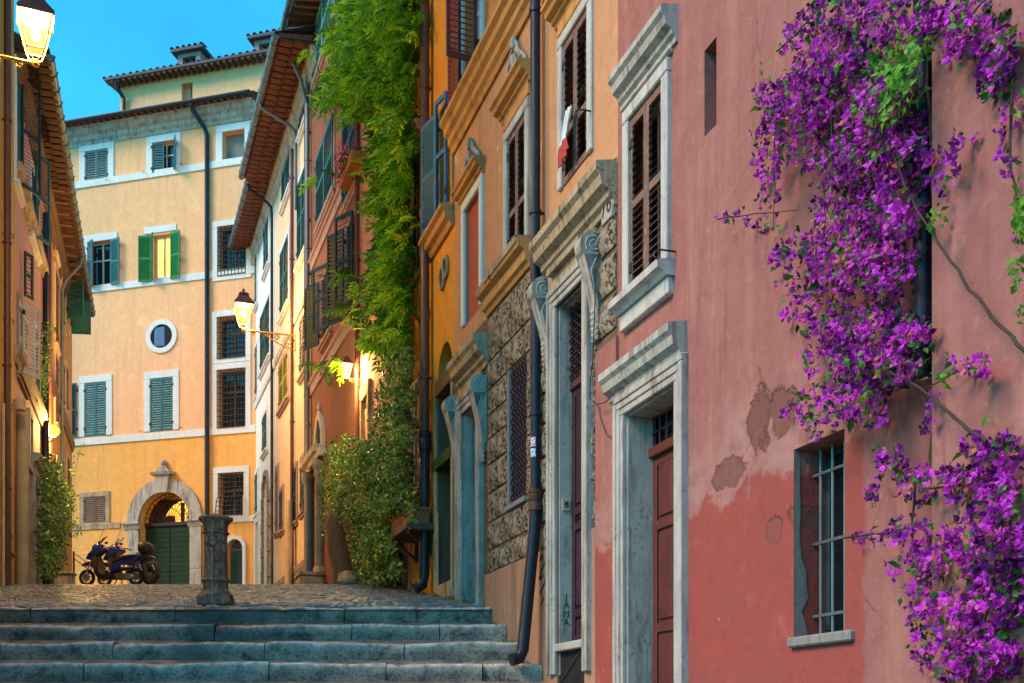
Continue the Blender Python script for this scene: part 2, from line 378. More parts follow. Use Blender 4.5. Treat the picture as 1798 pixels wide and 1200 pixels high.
# ------------------------------------------------------------------ building parts
def arch_pts(a, b, zs, rise, n=14):          # springing points a..b, from a over the top to b
    c, h = (a+b)/2, (b-a)/2
    return [(c-h*math.cos(math.pi*i/n), zs+rise*math.sin(math.pi*i/n)) for i in range(n+1)]
def wall(P, u0, u1, z0, z1, holes, m, body=5.0, name='wall', v=0.0, cap=True):
    # holes: (ua, ub, za, zb, depth, rise) ; rise > 0 makes a round head below zb
    mb = MB(); us = sorted({u0, u1} | {x for h in holes for x in h[:2] if u0 < x < u1}); zs = sorted({z0, z1} | {x for h in holes for x in h[2:4] if z0 < x < z1})
    def fine(a):
        o = []
        for i in range(len(a)-1):
            k = max(1, int((a[i+1]-a[i])/1.5)); o += [a[i]+(a[i+1]-a[i])*j/k for j in range(k)]
        return o+[a[-1]]
    us, zs = fine(us), fine(zs)
    for i in range(len(us)-1):
        for j in range(len(zs)-1):
            cu, cz = (us[i]+us[i+1])/2, (zs[j]+zs[j+1])/2
            if any(h[0] < cu < h[1] and h[2] < cz < h[3] for h in holes): continue
            mb.add([(us[i],v,zs[j]),(us[i+1],v,zs[j]),(us[i+1],v,zs[j+1]),(us[i],v,zs[j+1])], [(3,2,1,0)])
    for h in holes:
        a, b, c, d, dep, rise = h
        zz = d-rise
        mb.add([(a,v,c),(a,v-dep,c),(a,v-dep,zz),(a,v,zz)], [(0,1,2,3)]); mb.add([(b,v,c),(b,v-dep,c),(b,v-dep,zz),(b,v,zz)], [(3,2,1,0)])
        mb.add([(a,v,c),(b,v,c),(b,v-dep,c),(a,v-dep,c)], [(0,1,2,3)])
        if rise <= 0: mb.add([(a,v,d),(b,v,d),(b,v-dep,d),(a,v-dep,d)], [(3,2,1,0)])
        else:
            p = arch_pts(a, b, zz, rise); k = len(p)//2
            for q0, q1 in zip(p[:-1], p[1:]):
                mb.add([(q0[0],v,q0[1]),(q1[0],v,q1[1]),(q1[0],v-dep,q1[1]),(q0[0],v-dep,q0[1])], [(0,1,2,3)])
                mb.add([(q0[0],v,q0[1]),(q1[0],v,q1[1]),(q1[0],v,d),(q0[0],v,d)], [(3,2,1,0)])
    mb.add([(u0,v,z0),(u0,v,z1),(u0,v-body,z1),(u0,v-body,z0)], [(0,1,2,3)]); mb.add([(u1,v,z0),(u1,v,z1),(u1,v-body,z1),(u1,v-body,z0)], [(3,2,1,0)])
    if cap: mb.add([(u0,v,z1),(u1,v,z1),(u1,v-body,z1),(u0,v-body,z1)], [(0,1,2,3)])
    mb.add([(u0,v-body,z0),(u1,v-body,z0),(u1,v-body,z1),(u0,v-body,z1)], [(0,1,2,3)])
    return part(name, mb, m, P, fix=False)
SLATS = {}
def slat_mesh(w, m, th=.014, dp=.060, tilt=50):
    k = (round(w, 3), m.name, dp)
    if k not in SLATS:
        a = R(tilt); mb = MB(); mb.box(0, k[0], -dp/2, dp/2, -th/2, th/2)
        mb.v = [(x, y*math.cos(a)-z*math.sin(a), -y*math.sin(a)+z*math.cos(a)) for x, y, z in mb.v]
        SLATS[k] = mb.mesh('slat', m)
    return SLATS[k]
def shutter(P, hu, v, z0, w_, h, sgn, m, ang=0, pitch=.07, each=True, mids=(.5,), st=.055, hinge=True):
    """louvred leaf hinged at hu; it runs from the hinge towards +u (sgn 1) or -u (sgn -1), swung by ang degrees"""
    th = .04; mb = MB()
    X0, X1 = (0, w_) if sgn > 0 else (-w_, 0)
    mb.box(X0, X0+st, -th/2, th/2, 0, h, .004); mb.box(X1-st, X1, -th/2, th/2, 0, h, .004)
    rails = [0]+[h*q-st*.7 for q in mids]+[h-st*1.4]
    for r in rails: mb.box(X0+st, X1-st, -th/2+.003, th/2-.003, r, r+st*1.4)
    o = part('shutter', mb, m, P, loc=(hu, v, z0), rot=(0, 0, R(ang)))
    w2 = w_-2*st+.012
    spans = [(rails[i]+st*1.4, rails[i+1]) for i in range(len(rails)-1)]
    if each:
        me = slat_mesh(w2, m)
        for a, b in spans:
            k = max(1, int((b-a)/pitch))
            for i in range(k): put('slat', me, o, (X0+st-.006, 0, a+(b-a)*(i+.5)/k))
    else:
        sm = MB()
        for a, b in spans:
            k = max(1, int((b-a)/pitch))
            for i in range(k):
                z = a+(b-a)*(i+.5)/k; g_ = pitch*.52; sm.add([(X0+st-.006,-.016,z+g_),(X1-st+.006,-.016,z+g_),(X1-st+.006,.018,z-g_*.7),(X0+st-.006,.018,z-g_*.7),(X0+st-.006,.016,z-g_),(X1-st+.006,.016,z-g_)], [(0,1,2,3),(3,2,5,4)])
        bk = part('louvre', sm, m, o, fix=False, kind='stuff')
    if hinge:
        if 'h' not in SLATS:
            hm = MB(); hm.box(-.045, .045, 0, .012, -.05, .05, .003); SLATS['h'] = hm.mesh('hinge', m_iron)
        for q in (.14, .86): put('hinge', SLATS['h'], o, (0, th/2, h*q))
    return o
def ring(mb, a, b, c, d, fw, v0, v1, fb=None, ft=None, ch=.012):
    fb = fw if fb is None else fb; ft = fw if ft is None else ft
    mb.box(a-fw, a, v0, v1, c, d, ch); mb.box(b, b+fw, v0, v1, c, d, ch)
    if ft: mb.box(a-fw, b+fw, v0, v1+.002, d, d+ft, ch)
    if fb: mb.box(a-fw, b+fw, v0, v1+.002, c-fb, c, ch)
def window(P, hs, a, b, c, d, fw=.14, fm=None, sm=None, state='closed', ang=0, pitch=.07, each=False, sill=.0, fb=None, dep=.22, hood=None, glass=None, mull=True, mids=(.5,), proud=.045, pw=.04):
    """opening a..b, c..d with stone surround, panes and shutters"""
    a, b = min(a, b), max(a, b); c, d = min(c, d), max(c, d)
    hs.append((a, b, c, d, dep, 0))
    fr = None
    if fm:
        mb = MB(); ring(mb, a, b, c, d, fw, -.02, proud, fb); fr = part('window_frame', mb, fm, P)
    mb = MB(); mb.box(a-.02, b+.02, -dep-.03, -dep+.005, c-.02, d+.02); pane = part('pane', mb, glass or m_glass, P)
    if mull:
        mb = MB(); cc = (a+b)/2
        for q in (a+.025, cc, b-.025): mb.box(q-.025, q+.025, -dep+.006, -dep+.05, c, d)
        for q in (c+.03, c+(d-c)*.62, d-.03): mb.box(a, b, -dep+.007, -dep+.047, q-.025, q+.025)
        part('sash', mb, m_sh_white, P)
    if sill:
        mb = MB(); mb.box(a-fw-.06, b+fw+.06, -.02, sill, c-.13, c-.05, .012); mb.box(a-fw-.03, b+fw+.03, -.02, sill*.6, c-.20, c-.132, .01)
        part('sill', mb, fm or m_trav, P)
    if sm:
        w2 = (b-a)/2
        if state == 'closed':
            for hu, sg in ((a+.004, 1), (b-.004, -1)): shutter(P, hu, pw-.03, c+.01, w2-.008, d-c-.02, sg, sm, sg*ang, pitch, each, mids)
        elif state == 'open':
            for hu, sg in ((a-.01, 1), (b+.01, -1)): shutter(P, hu, proud+.045, c+.01, w2-.008, d-c-.02, sg, sm, sg*(180-ang) if sg > 0 else sg*(180-ang), pitch, each, mids)
    return fr
def course(P, name, u0, u1, prof, m, z):      # moulding course, prof of (v, dz)
    mb = MB(); mb.prism([(a, b+z) for a, b in prof], u0, u1); return part(name, mb, m, P)
PROF_CORN = [(-.02,0),(.05,0),(.06,.05),(.12,.08),(.13,.13),(.24,.17),(.27,.25),(.33,.29),(.33,.36),(-.02,.40)]
def scaled(p, sv, sz): return [(a*sv if a > 0 else a, b*sz) for a, b in p]
def pipe(P, u, z0, z1, m, r=.055, v=.09, collars=True, foot=None, name='drainpipe', topkick=None):
    pts = [(u, v, z1), (u, v, z0)]
    if topkick: pts = [(u+topkick[0], v+topkick[1], z1+topkick[2]), (u+topkick[0]*.9, v+topkick[1]*.9, z1+.15), (u, v, z1-.1)]+pts[1:]
    if foot: pts += [(u, v+foot*.3, z0-.10), (u, v+foot, z0-.16)]
    mb = MB(); mb.tube(pts, r, 12)
    o = part(name, mb, m, P, True)
    if collars:
        z = z0+1.0
        while z < z1-.2:
            cb = MB(); cb.lathe([(r+.004,-.03),(r+.014,-.025),(r+.014,.025),(r+.004,.03)], (u, v, z), 12)
            cb.box(u-.012, u+.012, 0, v, z-.012, z+.012)
            part('pipe_bracket', cb, m, o, True); z += 2.4
    return o
def hook(P, u, z, s=1, m=None):               # wrought shutter stay on the wall
    mb = MB(); mb.tube([(u, 0, z), (u, .16, z), (u+.02*s, .20, z-.015), (u+.02*s, .21, z-.06), (u, .18, z-.085)], .009, 6)
    return part('shutter_stay', mb, m or m_iron, P)
def grille(P, a, b, c, d, v, nu, nz, m, r=.012, belly=0, name='window_grille'):
    mb = MB()
    for i in range(nu+1):
        u = a+(b-a)*i/nu
        if belly: mb.tube([(u, v, d), (u, v, c+(d-c)*.5), (u, v+belly*.7, c+(d-c)*.34), (u, v+belly, c+(d-c)*.15), (u, v+belly, c)], r, 6)
        else: mb.tube([(u, v, c), (u, v, d)], r, 6)
    for j in range(nz+1):
        z = c+(d-c)*j/nz; t = j/nz
        bv = v+(belly if t < .2 else belly*max(0, (.5-t)/.3) if t < .5 else 0)
        mb.tube([(a, bv+r, z), (b, bv+r, z)], r, 6)
    return part(name, mb, m, P, kind=None)
def lattice(P, a, b, c, d, v, nu, nz, m):     # overlapping pointed straps
    o = None; du = (b-a)/nu; dz = (d-c)/nz
    fr = MB(); ring(fr, a+.03, b-.03, c+.03, d-.03, .03, v-.02, v+.02); o = part('lattice_grille', fr, m, P)
    for i in range(nu*2+1):
        pts = []
        for j in range(nz*2+1):
            k = (i+j) % 2
            u = a+du*i/2+(du*.24 if k else -du*.24); u = min(max(u, a+.01), b-.01)
            pts.append((u, v+(.03 if k else -.0), c+dz*j/2))
        mb = MB(); mb.tube(pts, .014, 4); part('strap', mb, m, o)
    return o
def spiral(mb, u, cv, cz, r, turns, rt, sgn=1, n=26):
    pts = []
    for i in range(n+1):
        t = i/n; a = math.pi*.5+sgn*2*math.pi*turns*t; q = r*(1-.85*t)
        pts.append((u, cv+q*math.cos(a), cz+q*math.sin(a)))
    mb.tube(pts, rt, 5)
def console(P, u, w_, z1, h, out, m):          # scrolled door bracket, S profile seen from the side
    prof = []
    r1 = min(out*.62, .155)
    for i in range(13):                        # big volute at the top
        a = math.pi*(.62-1.32*i/12); prof.append((out-r1+r1*math.cos(a), z1-r1+r1*math.sin(a)))
    lo = z1-h
    for t in (0, .15, .3, .5, .7, .85, 1): prof.append((out*.60*(1-t)**1.25+.055, z1-1.75*r1-(h-1.75*r1)*t))
    prof += [(0, lo), (0, z1)]
    mb = MB(); mb.prism(prof, u-w_/2, u+w_/2)
    o = part('console', mb, m, P)
    sm = MB()
    for s in (-1, 1):
        uu = u+s*(w_/2+.004); spiral(sm, uu, out-r1, z1-r1, r1*.86, 2.4, .010)
        sm.tube([(uu, out-r1-r1*.2, z1-r1*1.9)]+[(uu, out*.5*(1-t)**1.2+.035, z1-1.9*r1-(h-2*r1)*t) for t in (.25,.5,.75,.95)], .009, 5)
    part('volute', sm, m, o)
    lf = MB()                                  # acanthus drop under the scroll
    for k in range(5):
        zz = lo+.03-k*.06; rr = .055-.005*k
        lf.sphere((u, .05, zz), rr, 8, (1.0, .9, .9)); lf.sphere((u-w_*.26, .035, zz-.03), rr*.85, 6); lf.sphere((u+w_*.26, .035, zz-.03), rr*.85, 6)
    part('leaf_drop', lf, m, o, True)
    return o
def rough_block(w_, h, proud, seed, n=7):
    """stone block with a quarry-faced front; origin at its lower far corner on the wall"""
    mb = MB(); nx, nz = max(3, int(w_/.09)), max(3, int(h/.09)); V = []; g = .018
    for j in range(nz+1):
        for i in range(nx+1):
            x, z = g+(w_-2*g)*i/nx, g+(h-2*g)*j/nz
            e = min(i, nx-i, j, nz-j)
            d = proud*(.35 if e == 0 else 1)+(noise.noise(Vector((x*9+seed*3.1, seed*7.7, z*9)))*.034+noise.noise(Vector((x*23, seed, z*23)))*.022 if e else 0)
            V.append((x, d, z))
    F = [(j*(nx+1)+i, j*(nx+1)+i+1, (j+1)*(nx+1)+i+1, (j+1)*(nx+1)+i) for j in range(nz) for i in range(nx)]
    edge = [i for i in range(nx+1)]+[j*(nx+1)+nx for j in range(1, nz+1)]+[nz*(nx+1)+i for i in range(nx-1, -1, -1)]+[j*(nx+1) for j in range(nz-1, 0, -1)]
    o = len(V); V += [(V[e][0], -.01, V[e][2]) for e in edge]; k = len(edge)
    F += [(edge[i], edge[(i+1) % k], o+(i+1) % k, o+i) for i in range(k)]
    mb.add(V, F); return mb.mesh('stone_block', m_rust, 35)
TILE = {}
def tile_mesh(m, r=.085, L=.42, n=6, thick=.016):
    if m.name not in TILE:
        mb = MB(); V = []
        for y, rr in ((0, r), (L, r*.8)):
            for k in range(n+1):
                a = math.pi*k/n; V.append((rr*math.cos(a), y, rr*math.sin(a)*.8))
            for k in range(n, -1, -1):
                a = math.pi*k/n; V.append(((rr-thick)*math.cos(a), y, (rr-thick)*math.sin(a)*.8))
        m_ = 2*(n+1); F = [(k, (k+1) % m_, m_+(k+1) % m_, m_+k) for k in range(m_)]
        for b in (0, m_): F += [(b+k, b+k+1, b+m_-2-k, b+m_-1-k) for k in range(n)]
        mb.add(V, F); TILE[m.name] = mb.mesh('roof_tile', m, 40)
    return TILE[m.name]
def tile_roof(P, u0, u1, v_edge, z_edge, rows, pitch_deg, m, gap=.19, first=True):
    """barrel tiles: the eave row as single tiles, the rows above joined"""
    n = int((u1-u0)/gap); me = tile_mesh(m); a = R(pitch_deg); bm = MB()
    tv = [tuple(x.co) for x in me.vertices]; tf = [tuple(p.vertices) for p in me.polygons]
    for i in range(n+1):
        u = u0+(u1-u0)*i/max(n, 1)
        for r in range(rows):
            y, z = v_edge-r*.36*math.cos(a)+random.uniform(-.012, .012), z_edge+r*.36*math.sin(a)+random.uniform(0, .012)
            rz = math.pi+random.uniform(-.03, .03)
            if r == 0 and first: put('roof_tile', me, P, (u, y, z), (-a, 0, rz))
            else:
                M_ = Matrix.Translation((u, y, z)) @ Matrix.Rotation(rz, 4, 'Z') @ Matrix.Rotation(-a*-1, 4, 'X')
                bm.add([M_ @ Vector(p) for p in tv], tf)
    pl = MB(); L = rows*.36
    pl.add([(u0-.1, v_edge, z_edge-.03), (u1+.1, v_edge, z_edge-.03), (u1+.1, v_edge-L*math.cos(a), z_edge-.03+L*math.sin(a)), (u0-.1, v_edge-L*math.cos(a), z_edge-.03+L*math.sin(a))], [(0,1,2,3)])
    o = part('roof', pl, m, P)
    if bm.v: part('roof_tiles', bm, m, P, 40, 'stuff', fix=False)
    return o
def eave(P, u0, u1, z, out, tilem, gutter=True, rafters=None, wood=None):
    """overhanging eave: sloping soffit of tiles on rafters, fascia and gutter"""
    mb = MB(); mb.add([(u0,-.05,z+.02),(u1,-.05,z+.02),(u1,out,z-.16),(u0,out,z-.16),(u0,-.05,z+.12),(u1,-.05,z+.12),(u1,out,z-.08),(u0,out,z-.08)], [(0,1,2,3),(4,5,6,7),(0,1,5,4),(2,3,7,6),(0,3,7,4),(1,2,6,5)])
    part('soffit', mb, tilem, P)
    if gutter:
        g = MB(); pr = [(out+.01, z-.10)]+[(out+.085+.075*math.cos(a), z-.11+.085*math.sin(a)) for a in [math.pi+math.pi*k/8 for k in range(9)]]+[(out+.155, z-.10), (out+.085, z-.12)]
        g.prism(pr, u0-.05, u1+.05); part('gutter', g, m_zinc, P, 40)
        k = u0+.3
        while k < u1:
            gb = MB(); gb.tube([(k, out+.0, z-.09), (k, out+.02, z-.18), (k, out+.085, z-.215), (k, out+.15, z-.18), (k, out+.172, z-.09)], .012, 5); part('gutter_strap', gb, m_zinc, P); k += .9
# ------------------------------------------------------------------ text and small helpers
def text_mb(s, size, depth=.004):
    cu = bpy.data.curves.new('t', 'FONT'); cu.body = s; cu.size = size; cu.extrude = depth; cu.align_x = 'CENTER'
    o = bpy.data.objects.new('t', cu); COL.objects.link(o)
    me = o.to_mesh(); mb = MB(); mb.add([v.co for v in me.vertices], [tuple(p.vertices) for p in me.polygons])
    o.to_mesh_clear(); bpy.data.objects.remove(o); bpy.data.curves.remove(cu); return mb
def door_case(P, a, b, c, d, fw, dep, m, proud=.07, hs=None, steps=3):
    if hs is not None: hs.append((a, b, c, d, dep, 0))
    mb = MB()
    for k in range(steps):                      # moulded architrave, each fascia a little prouder
        q = fw*(steps-k)/steps; pv = proud*(.45+.55*k/max(1, steps-1)) if steps > 1 else proud
        q0 = fw*(steps-k-1)/steps; q0, q = q0+.0, q
        pv = proud*(1-.28*(steps-1-k)) if False else proud*(.5+.5*(steps-k)/steps)
        mb.box(a-q, a-q0, -.02, pv, c, d+q0, .008); mb.box(b+q0, b+q, -.02, pv, c, d+q0, .008)
        mb.box(a-q, b+q, -.02, pv+.001, d+q0, d+q, .008)
    o = part('door_surround', mb, m, P)
    ln = MB(); t = .02
    ln.box(a, a+t, -dep, -.003, c, d); ln.box(b-t, b, -dep, -.003, c, d); ln.box(a+t, b-t, -dep, -.004, d-t, d)
    part('door_reveal', ln, m, o)
    return o
def panel_door(P, a, b, c, d, v, m, rows=(.0,.22,.62,1), cols=2, name='door_leaf'):
    mb = MB(); mb.box(a, b, v-.05, v-.012, c, d); o = part(name, mb, m, P)
    fr = MB(); st = .09; cw = (b-a)/cols
    for k in range(cols):
        a0, b0 = a+cw*k, a+cw*(k+1)
        fr.box(a0+.002, a0+st, v-.012, v+.012, c, d, .004); fr.box(b0-st, b0-.002, v-.012, v+.012, c, d, .004)
        for r in rows: z = c+(d-c)*r; z = min(max(z, c+st/2), d-st/2); fr.box(a0+st, b0-st, v-.012, v+.011, z-st/2, z+st/2, .004)
    part('door_frame', fr, m, o)
    for k in range(cols):
        for r0, r1 in zip(rows[:-1], rows[1:]):
            pm = MB(); z0, z1 = c+(d-c)*r0+st*.9, c+(d-c)*r1-st*.9; pm.box(a+cw*k+st*1.35, a+cw*(k+1)-st*1.35, v-.012, v+.008, z0, z1, .018); part('door_panel', pm, m, o)
    return o
def crest(P, uc, z0, w_, h, m):                # scrolled plaster ornament above a window
    mb = MB()
    for s in (-1, 1):
        pts = []
        for i in range(15):
            t = i/14; pts.append((uc+s*(w_*.5*(1-t)+.03*math.sin(t*9)), .03+.02*math.sin(t*3), z0+h*(t**.8)*.85))
        mb.tube(pts, [.035-.018*abs(t/7-1) for t in range(15)], 6)
        for t in (.15, .45, .75): mb.sphere((uc+s*w_*.5*(1-t), .04, z0+h*t*.7+.03), .045, 8)
    mb.sphere((uc, .05, z0+h*.82), .07, 8, (.8, .8, 1.3)); mb.sphere((uc, .045, z0+h*.45), .085, 8, (1, .7, 1.2))
    return part('plaster_crest', mb, m, P, True)
def on_line(L, px, n, zb, label, name, cat='house'):
    O = L(px); H = Frame(O, n, zb); P = empty(name, (O[0], O[1], zb), H.rz, label, cat); return H, P
# ================================================================== pink house
O0 = (4.738-.3205*3, 3.0); H = Frame(O0, NA, 0.0)
PINK = P = empty('pink_house', (O0[0], O0[1], 0), H.rz, 'pink plastered house with the bougainvillea hanging down its front', 'house')
uP, uE = H.u(1697), H.u(1085)-.003
zl = H.z(1086, 592)                             # below this the pink coat runs on to the neighbour's door
def _():
    n = N('pink_plaster'); co = n.coord(); sp = n.n('SeparateXYZ'); n.l(co, sp.inputs[0])
    c = (.325,.122,.108)
    base = n.mix(n.ramp(n.noise(co, .5, 9, .6, .5), .35, .68), c, (.335,.14,.125))
    base = n.mix(n.ramp(n.noise(co, 2.4, 9, .65, .6), .4, .7, 0, .5), base, (.27,.088,.075))
    base = n.mix(n.ramp(n.noise(n.coord(scale=(2.2,2.2,.25)), 1.7, 8, .65), .5, .76, 0, .7), base, (.47,.21,.165))
    base = n.mix(n.ramp(n.noise(n.coord(scale=(5,5,.35)), 1.5, 8, .65), .56, .78, 0, .6), base, (.17,.058,.055))
    # newer red repair coat low on the wall, with a ragged upper edge
    ua, ub = H.u(1520), H.u(1200); za, zb_ = H.z(1210, 900), H.z(1395, 815)
    e = n.math('MULTIPLY', n.math('SUBTRACT', n.noise(co, 1.9, 12, .68, .4, 10), .5), 1.0)
    k = (zb_-za)/(H.u(1395)-H.u(1210))
    ln = n.math('ADD', n.math('MULTIPLY', n.math('SUBTRACT', sp.outputs[0], H.u(1210)), k), za)
    m1 = n.ramp(n.math('SUBTRACT', n.math('ADD', ln, e), sp.outputs[2]), -.03, .04)
    m2 = n.ramp(n.math('ADD', n.math('SUBTRACT', sp.outputs[0], ua), n.math('MULTIPLY', e, .35)), -.02, .05)
    red = n.mix(n.ramp(n.noise(co, 1.9, 9, .65), .35, .7), (.34,.066,.054), (.28,.072,.062))
    red = n.mix(n.ramp(n.noise(co, 2.1, 8, .7, .4, 7), .56, .68, 0, .6), red, (.36,.15,.13)); red = n.mix(n.ramp(n.noise(co, 7, 8, .75, .3, 7), .50, .66, 0, .5), red, (.24,.05,.042))
    fz = n.math('MULTIPLY', n.ramp(n.math('SUBTRACT', n.math('ADD', ln, n.math('MULTIPLY', e, 1.5)), sp.outputs[2]), -.75, -.45), n.ramp(n.noise(co, 2.2, 8, .7, .4, 7), .40, .60))
    base = n.mix(n.math('MULTIPLY', n.math('MULTIPLY', fz, m2), .75), base, (.40,.21,.19))
    base = n.mix(n.ramp(n.noise(co, 4.5, 8, .75, .5, 8), .50, .68, 0, .55), base, (.24,.085,.075))
    base = n.mix(n.ramp(n.noise(co, 11, 6, .7, .3, 6), .56, .66, 0, .4), base, (.46,.22,.18))
    mk = n.math('MULTIPLY', m1, m2); base = n.mix(mk, base, red)
    # bared patches where the coat has come away
    pm = None; wob = n.math('MULTIPLY', n.math('SUBTRACT', n.noise(co, 3.2, 10, .72, .5, 9), .5), 6.5)
    for (x, y, rx_, ry_) in ((1335, 740, 22, 48), (1372, 720, 26, 40), (1280, 828, 26, 26), (1400, 905, 18, 22), (1362, 930, 14, 22)):
        u_, z_ = H.hit(x, y); ru, rz_ = abs(H.u(x-rx_)-H.u(x+rx_))/2, abs(H.z(x, y-ry_)-H.z(x, y+ry_))/2
        du = n.math('DIVIDE', n.math('SUBTRACT', sp.outputs[0], u_), ru); dz = n.math('DIVIDE', n.math('SUBTRACT', sp.outputs[2], z_), rz_)
        r_ = n.math('ADD', n.math('ADD', n.math('MULTIPLY', du, du), n.math('MULTIPLY', dz, dz)), wob); e_ = n.ramp(r_, 1.15, .75)
        pm = e_ if pm is None else n.math('MAXIMUM', pm, e_); base = n.mix(n.math('MULTIPLY', pm, n.ramp(n.noise(co, 9, 6, .7, .5, 6), .3, .65, .2, .8)), base, (.19,.075,.06))
    base = n.mix(n.ramp(n.noise(co, 14, 3, .5), .74, .77, 0, .7), base, (.45,.32,.3))
    n.bump(n.math('SUBTRACT', n.math('MULTIPLY', mk, .5), pm), .8, .010)
    n.bump(n.noise(co, 5, 7, .6), .6, .02); n.bump(n.noise(co, 80, 4, .6), .5, .004)
    vo = n.n('TexVoronoi', feature='DISTANCE_TO_EDGE'); vo.inputs['Scale'].default_value = .8
    wv = n.n('Mix', data_type='VECTOR'); wv.inputs[0].default_value = .16; n.l(co, wv.inputs[4]); nz = n.n('TexNoise'); nz.inputs['Scale'].default_value = 3; nz.inputs['Detail'].default_value = 5; n.l(co, nz.inputs['Vector']); n.l(nz.outputs['Color'], wv.inputs[5]); n.l(wv.outputs[1], vo.inputs['Vector'])
    ck = n.math('MULTIPLY', n.ramp(vo.outputs['Distance'], .004, .0), n.ramp(n.noise(co, .9, 3), .50, .62)); base = n.mix(n.math('MULTIPLY', ck, .7), base, (.10,.04,.035))
    return n.out(base, .9, spec=.2)
m_pink = _()
hs = []
# slit
a, b, c, d = H.u(1258), H.u(1237), H.z(1237, 241), H.z(1237, 90)
hs.append((a, b, c, d, .26, 0)); mb = MB(); mb.box(a-.01, b+.01, -.29, -.255, c-.01, d+.01); part('slit_back', mb, m_pink, P)
# shuttered window with hood and sill
a, b, c, d = H.u(1168), H.u(1109), H.z(1109, 517), H.z(1109, 212)
window(P, hs, a, b, c, d, .13, m_winstone, m_sh_plum, 'closed', 0, .068, True, 0, .05, .16, mids=(.5,), proud=.05, pw=.03)
zt = d+.15
mb = MB(); mb.box(a-.17, b+.17, -.02, .055, zt+.003, H.z(1067, 131, .17)-.34, .01); part('window_frieze', mb, m_winstone, P)
course(P, 'window_hood', H.u(1191), H.u(1067, .17), scaled(PROF_CORN, .52, .85), m_trav, H.z(1067, 131, .17)-.34)
mb = MB(); mb.prism([(-.02,0),(.09,0),(.12,.04),(.17,.06),(.17,.13),(-.02,.15)], a-.20, b+.20); mb.box(a-.17, b+.17, -.02, .06, -.16, -.002, .01)
for i in range(len(mb.v)): mb.v[i] = (mb.v[i][0], mb.v[i][1], mb.v[i][2]+c-.17)
part('window_sill', mb, m_winstone, P)
hook(P, a-.22, c+.03)
# door
a, b, c, d = H.u(1191), H.u(1101), .85, H.z(1101, 729)
door_case(P, a, b, c, d, .20, .30, m_trav_y if False else m_trav, .075, hs)
mb = MB(); zh = H.z(1050, 654, .18)-.38; mb.box(a-.20, b+.20, -.02, .055, d+.205, zh, .01); part('door_frieze', mb, m_trav, P)
course(P, 'door_hood', H.u(1207), H.u(1051, .18), scaled(PROF_CORN, .56, .95), m_trav, zh)
zt = d-.42
panel_door(P, a+.02, b-.02, c, zt, -.28, m_redwood, (0,.14,.50,.80,1), 2)
mb = MB(); mb.box(a, b, -.32, -.22, zt, zt+.10, .01); part('transom_bar', mb, m_redwood, P)
mb = MB(); mb.box(a, b, -.36, -.325, zt, d+.05); part('transom_pane', mb, m_glass, P)
grille(P, a+.03, b-.03, zt+.1, d-.03, -.27, 7, 2, m_rustiron, .010, name='transom_grille')
# barred window
a, b, c, d = H.u(1483), H.u(1394), H.z(1394, 1120), H.z(1394, 790)
hs.append((a, b, c, d, .30, 0))
mb = MB(); mb.box(a-.02, b+.02, -.36, -.30, c-.02, d+.02); part('window_pane', mb, m_glass, P)
mb = MB(); ring(mb, a+.05, b-.05, c+.05, d-.05, .05, -.30, -.26); part('window_frame', mb, m_sh_dkgreen, P)
ms = MB()
for i in range(34): q = a+.05+(b-a-.1)*i/33; ms.box(q-.0022, q+.0022, -.285, -.281, c+.05, d-.05)
for i in range(90): q = c+.05+(d-c-.1)*i/89; ms.box(a+.05, b-.05, -.281, -.277, q-.0022, q+.0022)
part('insect_mesh', ms, m_iron, P, fix=False)
for k in range(4):
    u = a+(b-a)*(k+.6)/4.2; mb = MB(); mb.tube([(u, -.17, c-.03), (u+.004, -.172, (c+d)/2), (u, -.17, d+.03)], .0135, 8); part('bar', mb, m_zinc, P, True)
for q in (.115, .50, .865):
    z = c+(d-c)*q; mb = MB(); mb.box(a-.02, b+.02, -.166, -.156, z-.011, z+.011); part('bar', mb, m_zinc, P)
mb = MB(); mb.box(a-.12, b+.03, -.02, .045, c-.075, c, .012); part('window_sill', mb, m_grey, P)
mb = MB(); mb.box(b-.012, b+.0, -.16, -.003, c, c+1.25); 
pl = MB(); V = []                                # flaked grey render left on the jamb
for i in range(15):
    z = c+(d-c)*i/14; w0 = .045+.05*abs(noise.noise(Vector((z*3, 1, 2))))+(.05 if 2 < i < 6 else 0)+(.05 if i < 2 else 0); V += [(b-.004, -.002, z), (b-.004, -w0, z)]
pl.add(V, [(2*i, 2*i+1, 2*i+3, 2*i+2) for i in range(14)]); part('flaked_render', pl, m_grey, P)
# black drainpipe in the shaded re-entrant corner
pipe(P, H.u(1622, .12), H.z(1622, 660, .12), 10.8, m_pipe, .062, .12)
wall(P, uP, uE, -.4, 11.2, hs, m_pink, 5)
wall(P, -4.0, uP-.003, -.4, 11.2, [], m_pink, 5, 'wall_pier', .24)
# coat carried past the corner
b1 = H.u(1050)
mb = MB(); mb.box(uE-.02, b1, -.02, .032, .2, zl); part('wall_return', mb, m_pink, P)
# faint graffiti stroke on the door surround
mb = MB(); u0 = H.u(1198)-.0; z0 = H.z(1198, 985)
mb.tube([(u0, .016, H.z(1198, 918)), (u0-.012, .016, H.z(1198, 940)), (u0-.03, .012, H.z(1198, 962))], .012, 5); part('paint_mark', mb, m_greenband, P)
m_joint = stone('brown_joint', (.16,.10,.06), (.12,.08,.05), (.05,.035,.025), .6)
# ================================================================== stone house
H, P = on_line(LA, 1085, NA, 1.0, 'ochre house with rough stone blocks, scrolled door brackets and two blue-grey doorways', 'stone_house')
STONE = P
zR0, zR1, zB0, zB1 = H.z(857, 1009), H.z(857, 556), H.z(806, 257), H.z(806, 206)
uF = H.u(798); z0_, zT = -.6, 13.5
hb, hr, ho, ht = [], [], [], []
